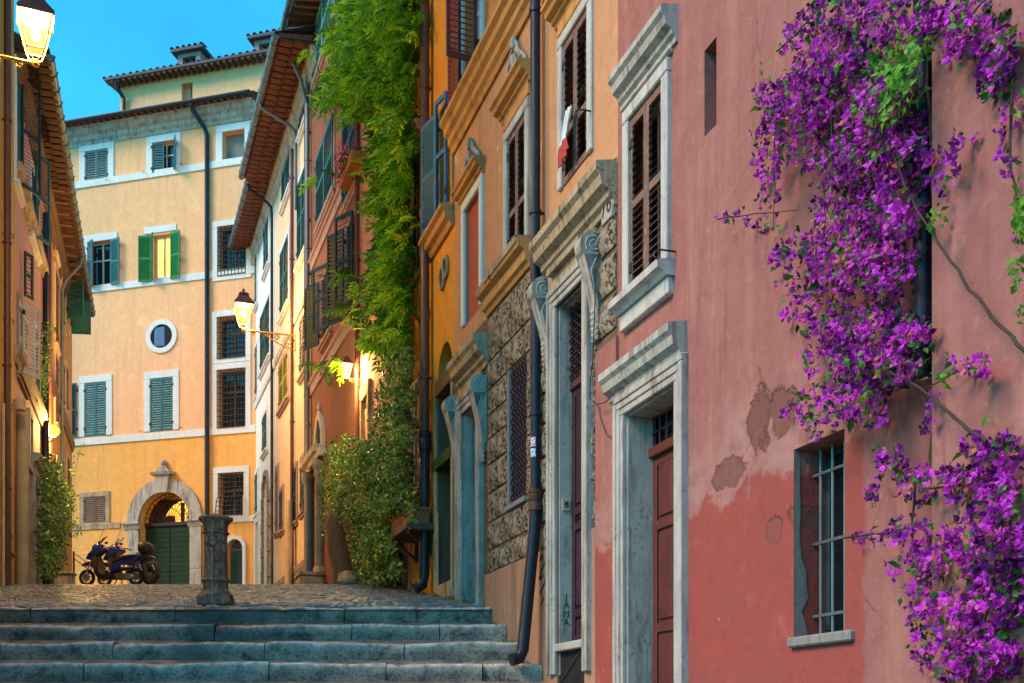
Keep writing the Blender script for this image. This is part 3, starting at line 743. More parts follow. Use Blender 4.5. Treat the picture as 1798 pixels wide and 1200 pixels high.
# ---- main doorway
a, b, c, d = H.u(1029), H.u(981), H.z(1012, 1132, -.2), H.z(981, 540)
DM = (a, b, c, d)
for h_ in (hb, hr): h_.append((a, b, -.7, d, .34, 0))
o = door_case(P, a, b, c-.35, d, .21, .34, m_trav, .085)
zt = H.z(1003, 690, -.16)
panel_door(P, a+.02, b-.02, c, zt, -.165, m_darkwood, (0,.12,.46,.52,1), 2)
mb = MB(); mb.box(a+.021, b-.021, -.20, -.12, zt, zt+.09, .01); part('transom_bar', mb, m_rustiron, P)
mb = MB(); mb.box(a+.021, b-.021, -.26, -.22, zt+.09, d-.021); part('transom_pane', mb, m_dark, P)
lattice(P, a+.03, b-.03, zt+.10, d-.03, -.15, 5, 8, m_rustiron)
mb = MB(); mb.box(a, b, -.34, .06, c-.09, c, .01); part('threshold', mb, m_trav, P)
mb = MB(); mb.box(a-.02, b+.02, -.32, -.02, -.7, c-.09); part('threshold_block', mb, m_dark, P)
for yy in (893, 932):
    mb = MB(); mb.lathe([(.001,-.002),(.040,0),(.045,.008),(.02,.02),(.022,.045),(.001,.055)], ((a+b)/2-.10, -.153, H.z(1019, yy, -.16)), 12, axis='y'); part('door_knob', mb, m_brass, P, True)
# intercom and paint scrawl on the far reveal
zi = H.z(997, 885, -.08)
mb = MB(); mb.box(b-.034, b-.0205, -.135, -.03, zi-.07, zi+.07, .004); ic = part('intercom_plate', mb, m_ppipe, P)
mb = MB(); mb.box(b-.038, b-.0341, -.105, -.055, zi-.035, zi+.035, .003); part('intercom_panel', mb, m_zinc, ic)
mb = MB(); mb.box(b-.041, b-.0381, -.095, -.065, zi+.0, zi+.022); part('intercom_slot', mb, m_dark, ic)
for k, ch in enumerate('JAMA'):
    t = text_mb(ch, .11, .001); zz = H.z(994, 1046+k*15, -.085)-.05
    t.v = [(b-.0215-z, -.085-x, y+zz) for x, y, z in t.v]; part('painted_letter', t, m_greenband, P, fix=False)
# frieze, dentils, cornice, brackets
zc = H.z(928, 423, .23)-.46
mb = MB(); mb.box(a-.22, b+.22, -.02, .055, d+.215, zc, .01); part('door_frieze', mb, m_trav_y, P)
mb = MB()
for k in range(19): q = a-.05+(b-a+.10)*k/18; mb.box(q-.022, q+.022, .055, .125, zc-.085, zc-.005, .005)
part('dentils', mb, m_trav_y, P)
course(P, 'door_cornice', H.u(1084), H.u(929, .23), scaled(PROF_CORN, .70, 1.15), m_trav_y, zc)
mb = MB(); ub_ = H.u(1068); mb.prism([(.0,-.10),(.22,-.10),(.23,.20),(.29,.30),(.29,.42),(0,.475)], ub_-.0, ub_+.28); part('cornice_break', mb, m_trav, P)
console(P, H.u(1057)+.09, .18, zc-.10, .86, .24, m_trav); console(P, H.u(968)+.09, .18, zc-.0, .80, .24, m_trav)
# house number carved beside the bracket
un = H.u(1064, .05); zn = H.z(1064, 362, .05)
mb = MB(); mb.box(un-.15, un+.13, -.01, .05, zn-.16, zn+.16, .006); npl = part('number_plate', mb, m_trav, P)
t = text_mb('76', .27, .004); t.v = [(un-.01-x, .052+z, zn-.09+y) for x, y, z in t.v]; part('number', t, m_iron, npl, fix=False)
# ---- side doorway
a, b, c, d = H.u(840), H.u(815), H.z(830, 1064), H.z(815, 729)
for h_ in (hb, hr): h_.append((a, b, c-.3, d, .34, 0))
door_case(P, a, b, c-.25, d, .27, .34, m_trav, .08)
panel_door(P, a+.02, b-.02, c, d-.021, -.17, m_sh_dkgreen, (0,.3,.65,1), 2)
zc = H.z(783, 637, .23)-.46
mb = MB(); mb.box(a-.28, b+.28, -.02, .05, d+.275, zc, .01); part('door_frieze', mb, m_gold, P)
course(P, 'door_cornice', H.u(859), H.u(783, .23), scaled(PROF_CORN, .70, 1.15), m_trav_y, zc)
mb = MB(); ub_ = H.u(858); mb.prism([(.0,-.10),(.22,-.10),(.23,.20),(.29,.30),(.29,.42),(0,.475)], ub_-.0, ub_+.28); part('cornice_break', mb, m_trav, P)
console(P, H.u(855)+.11, .2, zc-.1, .95, .24, m_trav); console(P, H.u(808)+.11, .2, zc, .9, .24, m_trav)
mb = MB(); mb.box(a-.24, b+.3, -.2, .16, c-.28, c-.02, .02); part('threshold', mb, m_trav, P)
# ---- lattice window in the stonework
a, b, c, d = H.u(926), H.u(894), H.z(894, 890), H.z(894, 652)
hr.append((a, b, c, d, .3, 0)); GW = (a, b, c, d)
mb = MB(); mb.box(a-.02, b+.02, -.34, -.295, c-.02, d+.02); part('pane', mb, m_glass, P)
mb = MB(); mb.box(b-.06, b, -.2, .03, c, d, .008); mb.box(a-.02, b+.03, -.2, .055, c-.07, c, .008); part('window_frame', mb, m_grey, P)
lattice(P, a+.01, b-.07, c, d, -.03, 6, 9, m_rustiron)
# ---- string course under the first floor windows
course(P, 'string_course', H.u(934), H.u(857), [(-.02,0),(.03,0),(.05,.05),(.09,.08),(.10,.2),(.17,.24),(.2,.33),(-.02,.36)], m_gold, zR1-.02)
# ---- stone blocks
rows = [1009, 969, 921, 870, 820, 775, 733, 688, 640, 562]
zs_ = [H.z(857, y) for y in rows]
ma, mb_, mc, md = DM; sa, sb = H.u(840), H.u(815)
hol = [(ma-.24, mb_+.24, -9, 99), (GW[0]-.01, GW[1]+.01, GW[2], GW[3])]
seed = 0
def blocks(u0, u1, z0, z1, shift):
    global seed
    segs = [(u0, u1)]
    for h_ in hol:
        if z0 < h_[3]-.05 and z1 > h_[2]+.05:
            ns = []
            for s_ in segs:
                if h_[0] > s_[0]+.05 and h_[0] < s_[1]: ns.append((s_[0], min(s_[1], h_[0])))
                if h_[1] < s_[1]-.05 and h_[1] > s_[0]: ns.append((max(s_[0], h_[1]), s_[1]))
                if h_[0] >= s_[1] or h_[1] <= s_[0]: ns.append(s_)
            segs = ns
    for s0, s1 in segs:
        L = s1-s0; k = max(1, round(L/.78)); cuts = [s0+L*i/k for i in range(k+1)]
        if k > 1:
            for i in range(1, k): cuts[i] += shift*.18+random.uniform(-.08, .08)
        for q0, q1 in zip(cuts[:-1], cuts[1:]):
            if q1-q0 < .07: continue
            seed += 1; put('stone_block', rough_block(q1-q0, z1-z0, .045+random.uniform(-.01, .012), seed), P, (q0, 0, z0))
for r in range(len(rows)-1):
    blocks(H.u(1050), H.u(858), zs_[r], zs_[r+1], 1 if r % 2 else -1)
for y0, y1 in ((588, 524), (520, 450), (446, 385), (336, 290)):    # quoin strip between the big doorway and the pink house
    z0, z1 = H.z(1070, y0), H.z(1070, y1); seed += 1
    put('stone_block', rough_block(H.u(1052)-.01, z1-z0, .05, seed), P, (.006, 0, z0))
# ---- first floor windows
def shut_win(pa, pb, yb, yt, hoodz=None, crest_=False, each=True):
    a, b, c, d = H.u(pa), H.u(pb), H.z(pb, yb), H.z(pb, yt)
    window(P, ho, a, b, c, d, .13, m_winstone, m_sh_plum, 'closed', 0, .075, each, 0, 0, .16, mids=(.36,), proud=.04, pw=.025)
    mb = MB(); mb.box(a-.13, b+.13, -.02, .035, d+.153, d+.30, .01); part('window_frieze', mb, m_gold, P)
    course(P, 'window_hood', a-.22, b+.22, scaled(PROF_CORN, .62, .6), m_gold, d+.30)
    if crest_: crest(P, (a+b)/2, d+.30+.24, (b-a)+.15, .62, m_trav)
    return a, b, c, d
a, b, c, d = shut_win(925, 893, 462, 247, crest_=True)
course(P, 'window_sill', H.u(932), H.u(873), [(-.02,0),(.08,0),(.1,.05),(.2,.09),(.21,.17),(-.02,.2)], m_trav_y, c-.2)
hook(P, b+.22, c-.08); hook(P, a-.03, c+.02)
W3 = shut_win(1035, 990, 330, 82)
hook(P, W3[0]-.12, W3[2]+.40)
# blind window filled with red plaster
a, b, c, d = H.u(845), H.u(818), H.z(818, 572), H.z(818, 372)
ho.append((a, b, c, d, .05, 0))
mb = MB(); mb.box(a-.01, b+.01, -.09, -.045, c-.01, d+.01); part('blind_panel', mb, m_redpanel, P)
mb = MB(); ring(mb, a, b, c, d, .14, -.02, .045, 0); part('window_frame', mb, m_cleantrav, P)
course(P, 'window_hood', a-.20, b+.20, scaled(PROF_CORN, .55, .55), m_gold, d+.14); crest(P, (a+b)/2, d+.36, (b-a)+.1, .55, m_trav)
# ---- band and the storey above
course(P, 'cornice_band', 0, uF, [(-.02,0),(.04,0),(.06,.08),(.11,.12),(.11,.22),(.17,.26),(.18,.36),(.24,.40),(.24,.47),(-.02,.50)], m_gold, zB0-.02)
a, b = H.u(846), H.u(816); c, d = zB1+.12, zB1+2.1
window(P, ht, a, b, c, d, .13, m_cleantrav, None, each=True, proud=.05)
shutter(P, b+.01, .08, c, (b-a)/2, d-c, -1, m_sh_maroon, -174, .075, True, (.5,)); shutter(P, a-.01, .08, c, (b-a)/2, d-c, 1, m_sh_maroon, 96, .075, True, (.5,))
hook(P, b+.8, c-.1); hook(P, a-.3, c-.1)
# ---- walls
wall(P, 0, uF, z0_, zR0, hb, m_base, 5, 'base_wall', .02, False)
wall(P, 0, uF, zR0, zR1, hr, m_joint, 5, 'stonework_backing', 0, False)
mb = MB()
for q0, q1 in ((0, DM[0]-.001), (DM[1]+.001, sa-.001), (sb+.001, uF)): mb.box(q0, q1, -.001, .0199, zR0-.012, zR0-.001)
part('base_ledge', mb, m_base, P)
wall(P, 0, uF, zR1, zB0, ho, m_ochre, 5)
wall(P, 0, uF, zB0, zT, ht, m_orange_up, 5, 'upper_wall')
# ---- main drainpipe that kicks out at its foot
up = H.u(940, .11); zk = H.z(940, 875, .11)
dp = pipe(P, up, zk, zT-.2, m_pipe, .062, .11)
mb = MB(); mb.lathe([(.064,-.16),(.088,-.15),(.088,-.06),(.078,-.05),(.088,-.03),(.088,.05),(.098,.06),(.098,.09),(.064,.1)], (up, .11, zk), 14); part('pipe_socket', mb, m_bpipe, dp, True)
zf = H.z(917, 1160, .27)
mb = MB(); mb.tube([(up, .11, zk-.1), (up, .125, zk-.4), (up, .27, zf+.12), (up-.01, .31, zf+.03), (up-.03, .42, zf)], .075, 12); part('pipe_foot', mb, m_pipe, dp, True)
for yy, w0, h0, mm in ((790, .07, .11, 'pink'), (808, .10, .10, 'blue')):
    z = H.z(931, yy, .13); s = MB(); V = []
    for i in range(6):
        t = math.pi*.55+i*.22; V += [(up+.0635*math.cos(t), .11+.0635*math.sin(t), z), (up+.0635*math.cos(t), .11+.0635*math.sin(t), z+h0)]
    s.add(V, [(2*i, 2*i+1, 2*i+3, 2*i+2) for i in range(5)])
    n_ = N(mm+'_sticker'); base = n_.mix(n_.ramp(n_.noise(n_.coord(scale=(40,40,60)), 1, 2), .5, .55), ((.62,.2,.35) if mm == 'pink' else (.08,.35,.6)), (.8,.8,.8)); part('sticker', s, n_.out(base, .5), dp)
# black scrawl on the base wall
mb = MB(); S = [(948,985),(952,975),(956,990),(950,1003),(947,1018),(954,1010),(956,1024),(949,1040),(954,1050),(951,1062)]
mb.tube([(H.u(x, .025), .025, H.z(x, y, .025)) for x, y in S], .009, 5); part('paint_scrawl', mb, m_iron, P)
# ================================================================== orange house
H, P = on_line(LA, 798, NA, 3.2, 'orange plastered house with a dark arched doorway and blue shutters beside the vine', 'orange_house')
ORANGE = P; uF = H.u(722); hs = []
a, b, c, d = H.u(795), H.u(768), -.6, H.z(783, 600)
hs.append((a, b, c, d, .5, (b-a)/2*1.25))
mb = MB(); mb.box(a-.02, b+.02, -.56, -.5, c, d); dr = part('door_leaf', mb, m_grey, P)
mb = MB(); ring(mb, a, b, c, d-(b-a)*.62, .10, -.02, .04, 0, 0); part('door_surround', mb, m_trav_y, P)
mb = MB(); mb.box(b-.025, b, -.49, -.004, c, d-(b-a)*.62); mb.box(a, a+.025, -.49, -.004, c, d-(b-a)*.62); part('door_reveal', mb, m_joint, P)
mb = MB(); mb.box(a, b, -.46, .05, H.z(768, 700), H.z(768, 672), .015); part('lintel', mb, m_wood, P)
mb = MB(); mb.box(a+.03, b-.02, -.40, -.30, H.z(780, 1022), H.z(768, 702)); part('door_boards', mb, m_grey, P)
mb = MB(); mb.box(a-.03, b+.12, -.25, .06, H.z(768, 828), H.z(768, 808), .006); part('green_band', mb, m_greenband, P)
mb = MB(); mb.box(a-.05, b+.06, -.3, .06, -.6, H.z(780, 1026), .02); part('doorstep', mb, m_trav_y, P)
# window with blue shutters swung out
a, b, c, d = .10, H.u(776), H.z(769, 408), H.z(769, 215)
window(P, hs, a, b, c, d, .10, m_gold, None, proud=.05)
shutter(P, b+.01, .10, c, .50, d-c, -1, m_sh_blue, -168, .075, True, (.5,)); shutter(P, a+.0, .10, c, .40, d-c, 1, m_sh_blue, 12, .075, True, (.5,))
course(P, 'window_sill', .0, H.u(757), [(-.02,0),(.05,0),(.08,.08),(.15,.12),(.16,.22),(.22,.26),(.22,.32),(-.02,.34)], m_gold, H.z(757, 462))
for zy in (440, 250):
    pass
a, b, c, d = H.u(742), H.u(728), H.z(728, 492), H.z(728, 292)
window(P, hs, a, b, c, d, .12, m_gold, m_sh_brown, 'closed', 0, .075, True, .0, mids=(.5,), proud=.06)
course(P, 'window_hood', a-.2, b+.2, scaled(PROF_CORN, .6, .8), m_gold, d+.12)
a, b, c, d = H.u(739), H.u(725), H.z(725, 872), H.z(725, 678)
window(P, hs, a, b, c, d, .06, m_gold, m_sh_white, 'closed', 0, .075, True, .0, mids=(.5,), proud=.05, pw=.06)
for x, y, r in ((785, 470, .13), (779, 490, .13)):
    u, z = H.hit(x, y); mb = MB()
    pr = [(u+r*math.cos(t), .03, z+r*1.25*math.sin(t)) for t in [2*math.pi*k/18 for k in range(18)]]
    mb.tube(pr, .03, 6, closed=True); o = part('oculus_frame', mb, m_trav_y, P, True)
    mb = MB(); mb.slab([(u+r*math.cos(2*math.pi*k/18), z+r*1.25*math.sin(2*math.pi*k/18)) for k in range(18)], .003, .010); part('oculus_pane', mb, m_dark, o)
wall(P, 0, uF, -.8, 12.0, hs, m_orange, 5)
up = H.u(746, .13); zk = H.z(746, 770, .13)
dp = pipe(P, up, zk, 11.5, m_bpipe, .078, .13)
mb = MB(); mb.lathe([(.08,-.22),(.11,-.2),(.11,-.02),(.10,0),(.115,.03),(.115,.10),(.08,.12)], (up, .13, zk), 14); part('pipe_socket', mb, m_pipe, dp, True)
mb = MB(); zf = H.z(743, 1036, .15); mb.tube([(up, .13, zk-.1), (up, .14, zf+.25), (up, .17, zf+.08), (up, .3, zf)], .09, 12); part('pipe_foot', mb, m_pipe, dp, True)
pipe(P, H.u(766, .05), -.2, H.z(766, 905), m_ppipe, .02, .03, False)
# ================================================================== rose house under the vine
H, P = on_line(LB, 721, NB, 3.6, 'rose plastered house almost hidden by the climbing vine', 'rose_house')
ROSE = P; uF = H.u(632); hs = []
a, b, c, d = H.u(716), H.u(702), H.z(705, 1025), H.z(705, 925)
hs.append((a, b, c-.3, d, .25, 0)); mb = MB(); mb.box(a, b, -.25, -.2, c-.3, d); part('cellar_door', mb, m_wood, P)
a, b = H.u(694), H.u(688); mb = MB(); mb.box(a, b, .0, .10, -.4, H.z(690, 940), .012); part('timber_post', mb, m_redwood, P)
a, b, c, d = H.u(650), H.u(640), H.z(645, 790), H.z(645, 700)
mb = MB(); ring(mb, a, b, c, d, .14, -.02, .08, .2, .3); part('niche_frame', mb, m_trav_y, P)
wall(P, 0, uF, -.8, 12.5, hs, m_rose, 5)
pipe(P, uF-.08, -.2, 12, m_bpipe, .05, .08)
# ================================================================== terracotta house
H, P = on_line(LB, 632, NB, 4.2, 'dark terracotta house with dark green louvred shutters and a pale pointed niche', 'terracotta_house')
BROWN = P; uF = H.u(545); hs = []
for pa, pb, pr_, yb, yt in ((582, 566, 566, 606, 497), (626, 611, 611, 562, 402)):   # two windows with both leaves swung out
    a, b, c, d = H.u(pa), H.u(pb), H.z(pr_, yb), H.z(pr_, yt); window(P, hs, a, b, c, d, .08, m_mauve, None, sill=.12, proud=.04)
    shutter(P, a, .09, c, .62, d-c, 1, m_sh_dkgreen, 27, .085, True, (.5,)); shutter(P, b+.02, .09, c, .62, d-c, -1, m_sh_dkgreen, -153, .085, True, (.5,))
for pa, pb, pr_, yb, yt, m, each, mids in (
        (588, 558, 577, 355, 227, m_sh_teal, False, (.5,)), (640-9, 605, 605, 368, 180, m_sh_dkgreen, False, (.5,)), (588, 553, 553, 147, 55, m_sh_lteal, False, (.5,)),
        (627, 600, 600, 60, -60, m_sh_lteal, False, (.5,))):
    window(P, hs, H.u(pa), H.u(pb), H.z(pr_, yb), H.z(pr_, yt), .08, m_mauve, m, 'closed', 0, .08, each, .10, proud=.04, mids=mids, pw=.08)
for x, y, hh in ((580, 640, .34), (568, 430, .3)):
    z = H.z(x, y); course(P, 'string_course', 0, uF, [(-.02,0),(.04,0),(.05,hh*.7),(.10,hh*.8),(.10,hh),(-.02,hh+.03)], m_mauve, z)
# pointed niche
u0, u1 = H.u(571), H.u(556); zs0 = H.z(563, 800); zs1 = H.z(563, 765); zt = H.z(563, 722); uc = (u0+u1)/2
def gothic(f, n=8):
    h = (u1-u0)/2*f; p = [(uc-h, zs0)]
    for k in range(n+1): t = k/n; p.append((uc-h*(1-t)**.6 if t < 1 else uc, zs1+(zt-zs1)*f*t))
    return p+[(2*uc-x, z) for x, z in p[::-1][1:]]
mb = MB(); out_, inn = gothic(1.0), gothic(.62)
n_ = len(out_); V = [(x, .0, z) for x, z in out_]+[(x, .09, z) for x, z in out_]+[(x, .09, z) for x, z in inn]+[(x, .0, z) for x, z in inn]
mb.add(V, [(r*n_+i, r*n_+i+1, (r+1)*n_+i+1, (r+1)*n_+i) for r in range(3) for i in range(n_-1)]); ni = part('niche_frame', mb, m_trav, P)
mb = MB(); mb.slab(inn, .004, .012); part('niche_back', mb, m_dark, ni)
mb = MB(); mb.sphere((uc, .05, zt+.1), .07, 8); mb.lathe([(.03,0),(.05,.05),(.02,.15),(.001,.4)], (uc, .05, zt), 8); part('niche_finial', mb, m_trav, ni, True)
mb = MB(); mb.box(u0-.2, u1+.2, -.02, .2, zs0-.2, zs0, .02); part('niche_ledge', mb, m_trav, ni)
# doorway with a stone column
a, b = H.u(566), H.u(549); c, d = -.5, H.z(557, 830); hs.append((a, b, c, d, .3, 0))
mb = MB(); mb.box(a, b, -.34, -.28, c, d); part('door_leaf', mb, m_darkwood, P)
for uu in (a-.12, b+.12):
    mb = MB(); mb.lathe([(.17,-.5),(.17,.25),(.12,.3),(.115,d-.2),(.13,d-.15),(.18,d-.05),(.2,d+.05),(.2,d+.15)], (uu, .1, 0), 14); part('column', mb, m_grey, P, True)
mb = MB(); mb.prism([(-.02,0),(.12,0),(.16,.1),(.28,.16),(.3,.3),(-.02,.34)], a-.4, b+.4)
mb.v = [(x, y, z+d+.15) for x, y, z in mb.v]; part('door_lintel', mb, m_trav, P)
zE = H.z(545, 65, .0)
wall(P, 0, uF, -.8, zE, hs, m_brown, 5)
eave(P, 0, uF, zE-.05, .72, m_roof); 
for k in range(22):
    u = .2+(uF-.4)*k/21; mb = MB(); mb.add([(u-.05,0,zE-.24),(u+.05,0,zE-.24),(u+.05,.66,zE-.33),(u-.05,.66,zE-.33),(u-.05,0,zE-.08),(u+.05,0,zE-.08),(u+.05,.66,zE-.22),(u-.05,.66,zE-.22)], [(0,1,2,3),(4,5,6,7),(0,1,5,4),(2,3,7,6),(0,3,7,4),(1,2,6,5)]); part('rafter', mb, m_wood, P)
pipe(P, uF-.12, -.3, zE-.5, m_ppipe if False else m_zinc, .06, .10)
mb = MB(); mb.tube([(uF-.5, .76, zE-.3), (uF-.45, .70, zE-.7), (uF-.3, .3, zE-1.4), (uF-.15, .12, zE-1.9)], .05, 8); part('gutter_elbow', mb, m_zinc, P, True)
# ================================================================== cream and white houses, long tiled eave
def tiled_eave(P, u0, u1, zE, out, mould=None, tm=None):
    """courses of terracotta tiles stepping out under the gutter, as seen from below"""
    tm = tm or m_terra; nrow = max(2, int((u1-u0)/.30)); cnt = 0
    mb = MB(); mb.add([(u0,-.05,zE+.03),(u1,-.05,zE+.03),(u1,out,zE-.05),(u0,out,zE-.05),(u0,-.05,zE+.2),(u1,-.05,zE+.2),(u1,out,zE+.05),(u0,out,zE+.05)], [(0,1,2,3),(4,5,6,7),(0,1,5,4),(2,3,7,6),(0,3,7,4),(1,2,6,5)]); part('soffit', mb, tm, P)
    tb = MB(); tb.add([(-.13,0,.0),(.13,0,.0),(.13,.32,.0),(-.13,.32,.0),(-.115,0,-.075),(.0,0,-.095),(.115,0,-.075),(-.115,.32,-.06),(0,.32,-.08),(.115,.32,-.06)],
                      [(0,1,2,3),(0,4,5,6,1),(3,2,9,8,7),(4,7,8,5),(5,8,9,6),(0,3,7,4),(1,6,9,2)]); em = tb.mesh('eave_tile', tm)
    for i in range(nrow):
        u = u0+(u1-u0)*(i+.5)/nrow
        for r in range(3): put('eave_tile', em, P, (u+random.uniform(-.012,.012), .0+r*(out-.02)/3, zE+.0-.03*r+random.uniform(-.008,.008)), (random.uniform(-.04,.04), random.uniform(-.05,.05), random.uniform(-.03,.03)))
    course(P, 'eave_moulding', u0, u1, [(-.02,-.62),(.03,-.62),(.05,-.5),(.12,-.42),(.13,-.3),(.2,-.2),(.22,-.08),(-.02,-.08)], mould or m_trav, zE)
    g = MB(); pr = [(out+.09+.10*math.cos(a_), zE-.02+.11*math.sin(a_)) for a_ in [math.pi+math.pi*k/8 for k in range(9)]]+[(out+.09, zE+.0)]
    g.prism(pr, u0, u1); part('gutter', g, m_zinc, P, 40)
    k = u0+.3
    while k < u1:
        gb = MB(); gb.tube([(k, out-.03, zE), (k, out-.03, zE-.05), (k, out+.02, zE-.12), (k, out+.09, zE-.145), (k, out+.17, zE-.11), (k, out+.205, zE-.0)], .014, 5); part('gutter_strap', gb, m_zinc, P); k += .62
    tile_roof(P, u0+.1, u1-.1, out+.1, zE+.1, 4, 18, m_roof, .24)
def elbow(P, u, zE, out, zlow, m=None):
    mb = MB(); mb.tube([(u, out+.09, zE-.1), (u, out+.06, zE-.25), (u+.0, .25, zE-.62), (u, .12, zE-.75), (u, .09, zE-.95), (u, .09, zlow)], .05, 8); part('drainpipe', mb, m or m_zinc, P, True)
H, P = on_line(LC, 545, NC, 5.0, 'cream house lit yellow by the bracket lamp, under the long tiled eave', 'cream_house')
CREAM = P; uF = H.u(484); hs = []; zE = H.z(484, 0)*0 + (1.6+17.85-5.0)
for pa, pb, pr_, yb, yt, m, fm in ((540, 524, 524, 468, 330, m_sh_teal, m_cleantrav), (541, 528, 528, 238, 138, m_sh_teal, m_cleantrav), (511, 497, 497, 365, 262, m_sh_teal, m_cleantrav),
        (508, 494, 497, 552, 440, m_sh_teal, m_cleantrav), (540, 529, 529, 662, 565, m_sh_brown, None), (507, 492, 492, 722, 645, m_sh_yel, m_mauve),
        (489.5, 486, 486, 935, 828, m_sh_brown, m_mauve), (498, 493.5, 493.5, 933, 866, m_sh_dkgreen, m_mauve), (522, 515, 515, 920, 830, m_sh_dkgreen, m_mauve), (536, 530, 530, 900, 812, m_sh_dkgreen, m_mauve)):
    window(P, hs, H.u(pa), H.u(pb), H.z(pr_, yb), H.z(pr_, yt), .16, fm, m, 'closed', 0, .10, False, .12, proud=.045, pw=.07)
wall(P, 0, uF, -.8, zE, hs, m_cream, 5)
course(P, 'string_course', 0, uF, [(-.02,0),(.04,0),(.06,.10),(.06,.2),(-.02,.22)], m_trav, H.z(500, 610)); course(P, 'base_course', 0, uF, [(-.02,-.9),(.04,-.9),(.05,.9),(.09,1.0),(.09,1.15),(-.02,1.18)], m_mauve, 0)
tiled_eave(P, -1.3, uF, zE, 1.02)
pipe(P, H.u(512, .1), -.3, zE-.9, m_bpipe, .055, .09); pipe(P, H.u(539, .1), -.3, zE-.9, m_bpipe, .08, .10); elbow(P, H.u(519, .1), zE, 1.02, zE-3); 
mb = MB(); zz = H.z(508, 895); mb.tube([(H.u(508,.2), .2, zz), (H.u(508,.2), .24, -.3)], .11, 10); part('pipe_casing', mb, m_ppipe, P, True)
H, P = on_line(LC, 483.8, NC, 5.4, 'white plastered house with teal shutters next to the yellow palace', 'white_house')
WHITE = P; uF = H.u(447); hs = []; zE = 1.6+17.85-5.4
for pa, pb, pr_, yb, yt in ((473, 465, 465, 483, 402), (475, 459, 459, 657, 560), (470, 463, 463, 798, 735), (452.5, 449.5, 449.5, 540, 455), (453, 450, 450, 700, 612), (476, 466, 466, 330, 225), (453.5, 450, 450, 905, 835)):
    window(P, hs, H.u(pa), H.u(pb), H.z(pr_, yb), H.z(pr_, yt), .16, m_cleantrav, m_sh_teal, 'closed', 0, .10, False, .12, proud=.045, pw=.07)
a, b, c, d = H.u(472), H.u(463.5), -.8, H.z(466, 838); rise = (b-a)*.5
hs.append((a, b, c, d, .35, rise)); mb = MB(); mb.box(a, b, -.42, -.35, c, d); part('door_leaf', mb, m_bluedoor, P)
zs_ = d-rise; pts = arch_pts(a, b, zs_, rise, 9); cu = (a+b)/2
for i in range(9):
    p, q = pts[i], pts[i+1]; ou = lambda s, k: (cu+(s[0]-cu)*k, zs_+(s[1]-zs_)*k)
    mb = MB(); mb.slab([p, q, ou(q, 1.28), ou(p, 1.28)], -.02, .07+.02*(i % 2)); part('arch_stone', mb, m_grey, P)
for s, uu in ((-1, a), (1, b)):
    k = 0; z = zs_
    while z > .0:
        mb = MB(); w_ = .42 if k % 2 else .6; mb.box(uu, uu+s*w_*.6, -.02, .08, z-.42, z-.015, .02); part('jamb_stone', mb, m_grey, P); z -= .43; k += 1
a, b, c, d = H.u(455), H.u(450), -.8, H.z(452, 918); hs.append((a, b, c, d, .3, 0)); door_case(P, a, b, c, d, .3, .3, m_cleantrav, .08); panel_door(P, a, b, c, d, -.28, m_bluedoor)
course(P, 'string_course', 0, uF, [(-.02,0),(.05,0),(.08,.12),(.08,.3),(-.02,.32)], m_cleantrav, H.z(463, 690))
wall(P, 0, uF, -.8, zE, hs, m_white, 5)
tiled_eave(P, 0, uF, zE, .78); elbow(P, .22, zE, .78, -.4, m_pipe)
# ================================================================== yellow palace across the end of the street
Oy = (-9.54, 42.5); H = Frame(Oy, NY, 6.3)
P = YEL = empty('yellow_palace', (Oy[0], Oy[1], 6.3), H.rz, 'tall yellow palace with a big arched green doorway closing the street', 'house')
hs = []; uL = H.u(60); zE = H.z(300, 205)
def yw(x0, x1, y0, y1, sm=None, gr=None, fw=.27, **k):
    a, b = H.u(x1), H.u(x0); yr = (y0, y1); c, d = H.z((x0+x1)/2, y1), H.z((x0+x1)/2, y0)
    window(P, hs, a, b, c, d, fw, m_cleantrav, sm, k.pop('state', 'closed'), k.pop('ang', 0), .09, False, 0, k.pop('fb', .0), k.pop('dep', .25), proud=.04, **k)
    return a, b, c, d
# top floor
yw(150, 190, 264, 318, m_sh_teal, mids=())
a, b, c, d = yw(268, 307, 249, 303, None)
shutter(P, b-.01, .05, c+.02, (b-a)/2, d-c-.04, -1, m_sh_teal, 10, .09, False, ()); shutter(P, a+.01, .05, c+.02, (b-a)/2-.05, d-c-.04, 1, m_sh_teal, 128, .09, False, ())
a, b, c, d = H.u(430), H.u(391), H.z(410, 287), H.z(410, 230); hs.append((a, b, c, d, .3, 0))
mb = MB(); ring(mb, a, b, c, d, .27, -.02, .04, 0); part('window_frame', mb, m_cleantrav, P); mb = MB(); mb.box(a-.01, b+.01, -.34, -.29, c-.01, d+.01); part('screen_panel', mb, m_grey, P)
# second floor
a, b, c, d = yw(155, 196, 424, 505, None, mull=True)
shutter(P, a-.01, .07, c+.02, .45, d-c-.04, 1, m_sh_teal, 168, .09, False, (.5,)); shutter(P, b-.02, .07, c+.02, .45, d-c-.04, -1, m_sh_teal, -30, .09, False, (.5,))
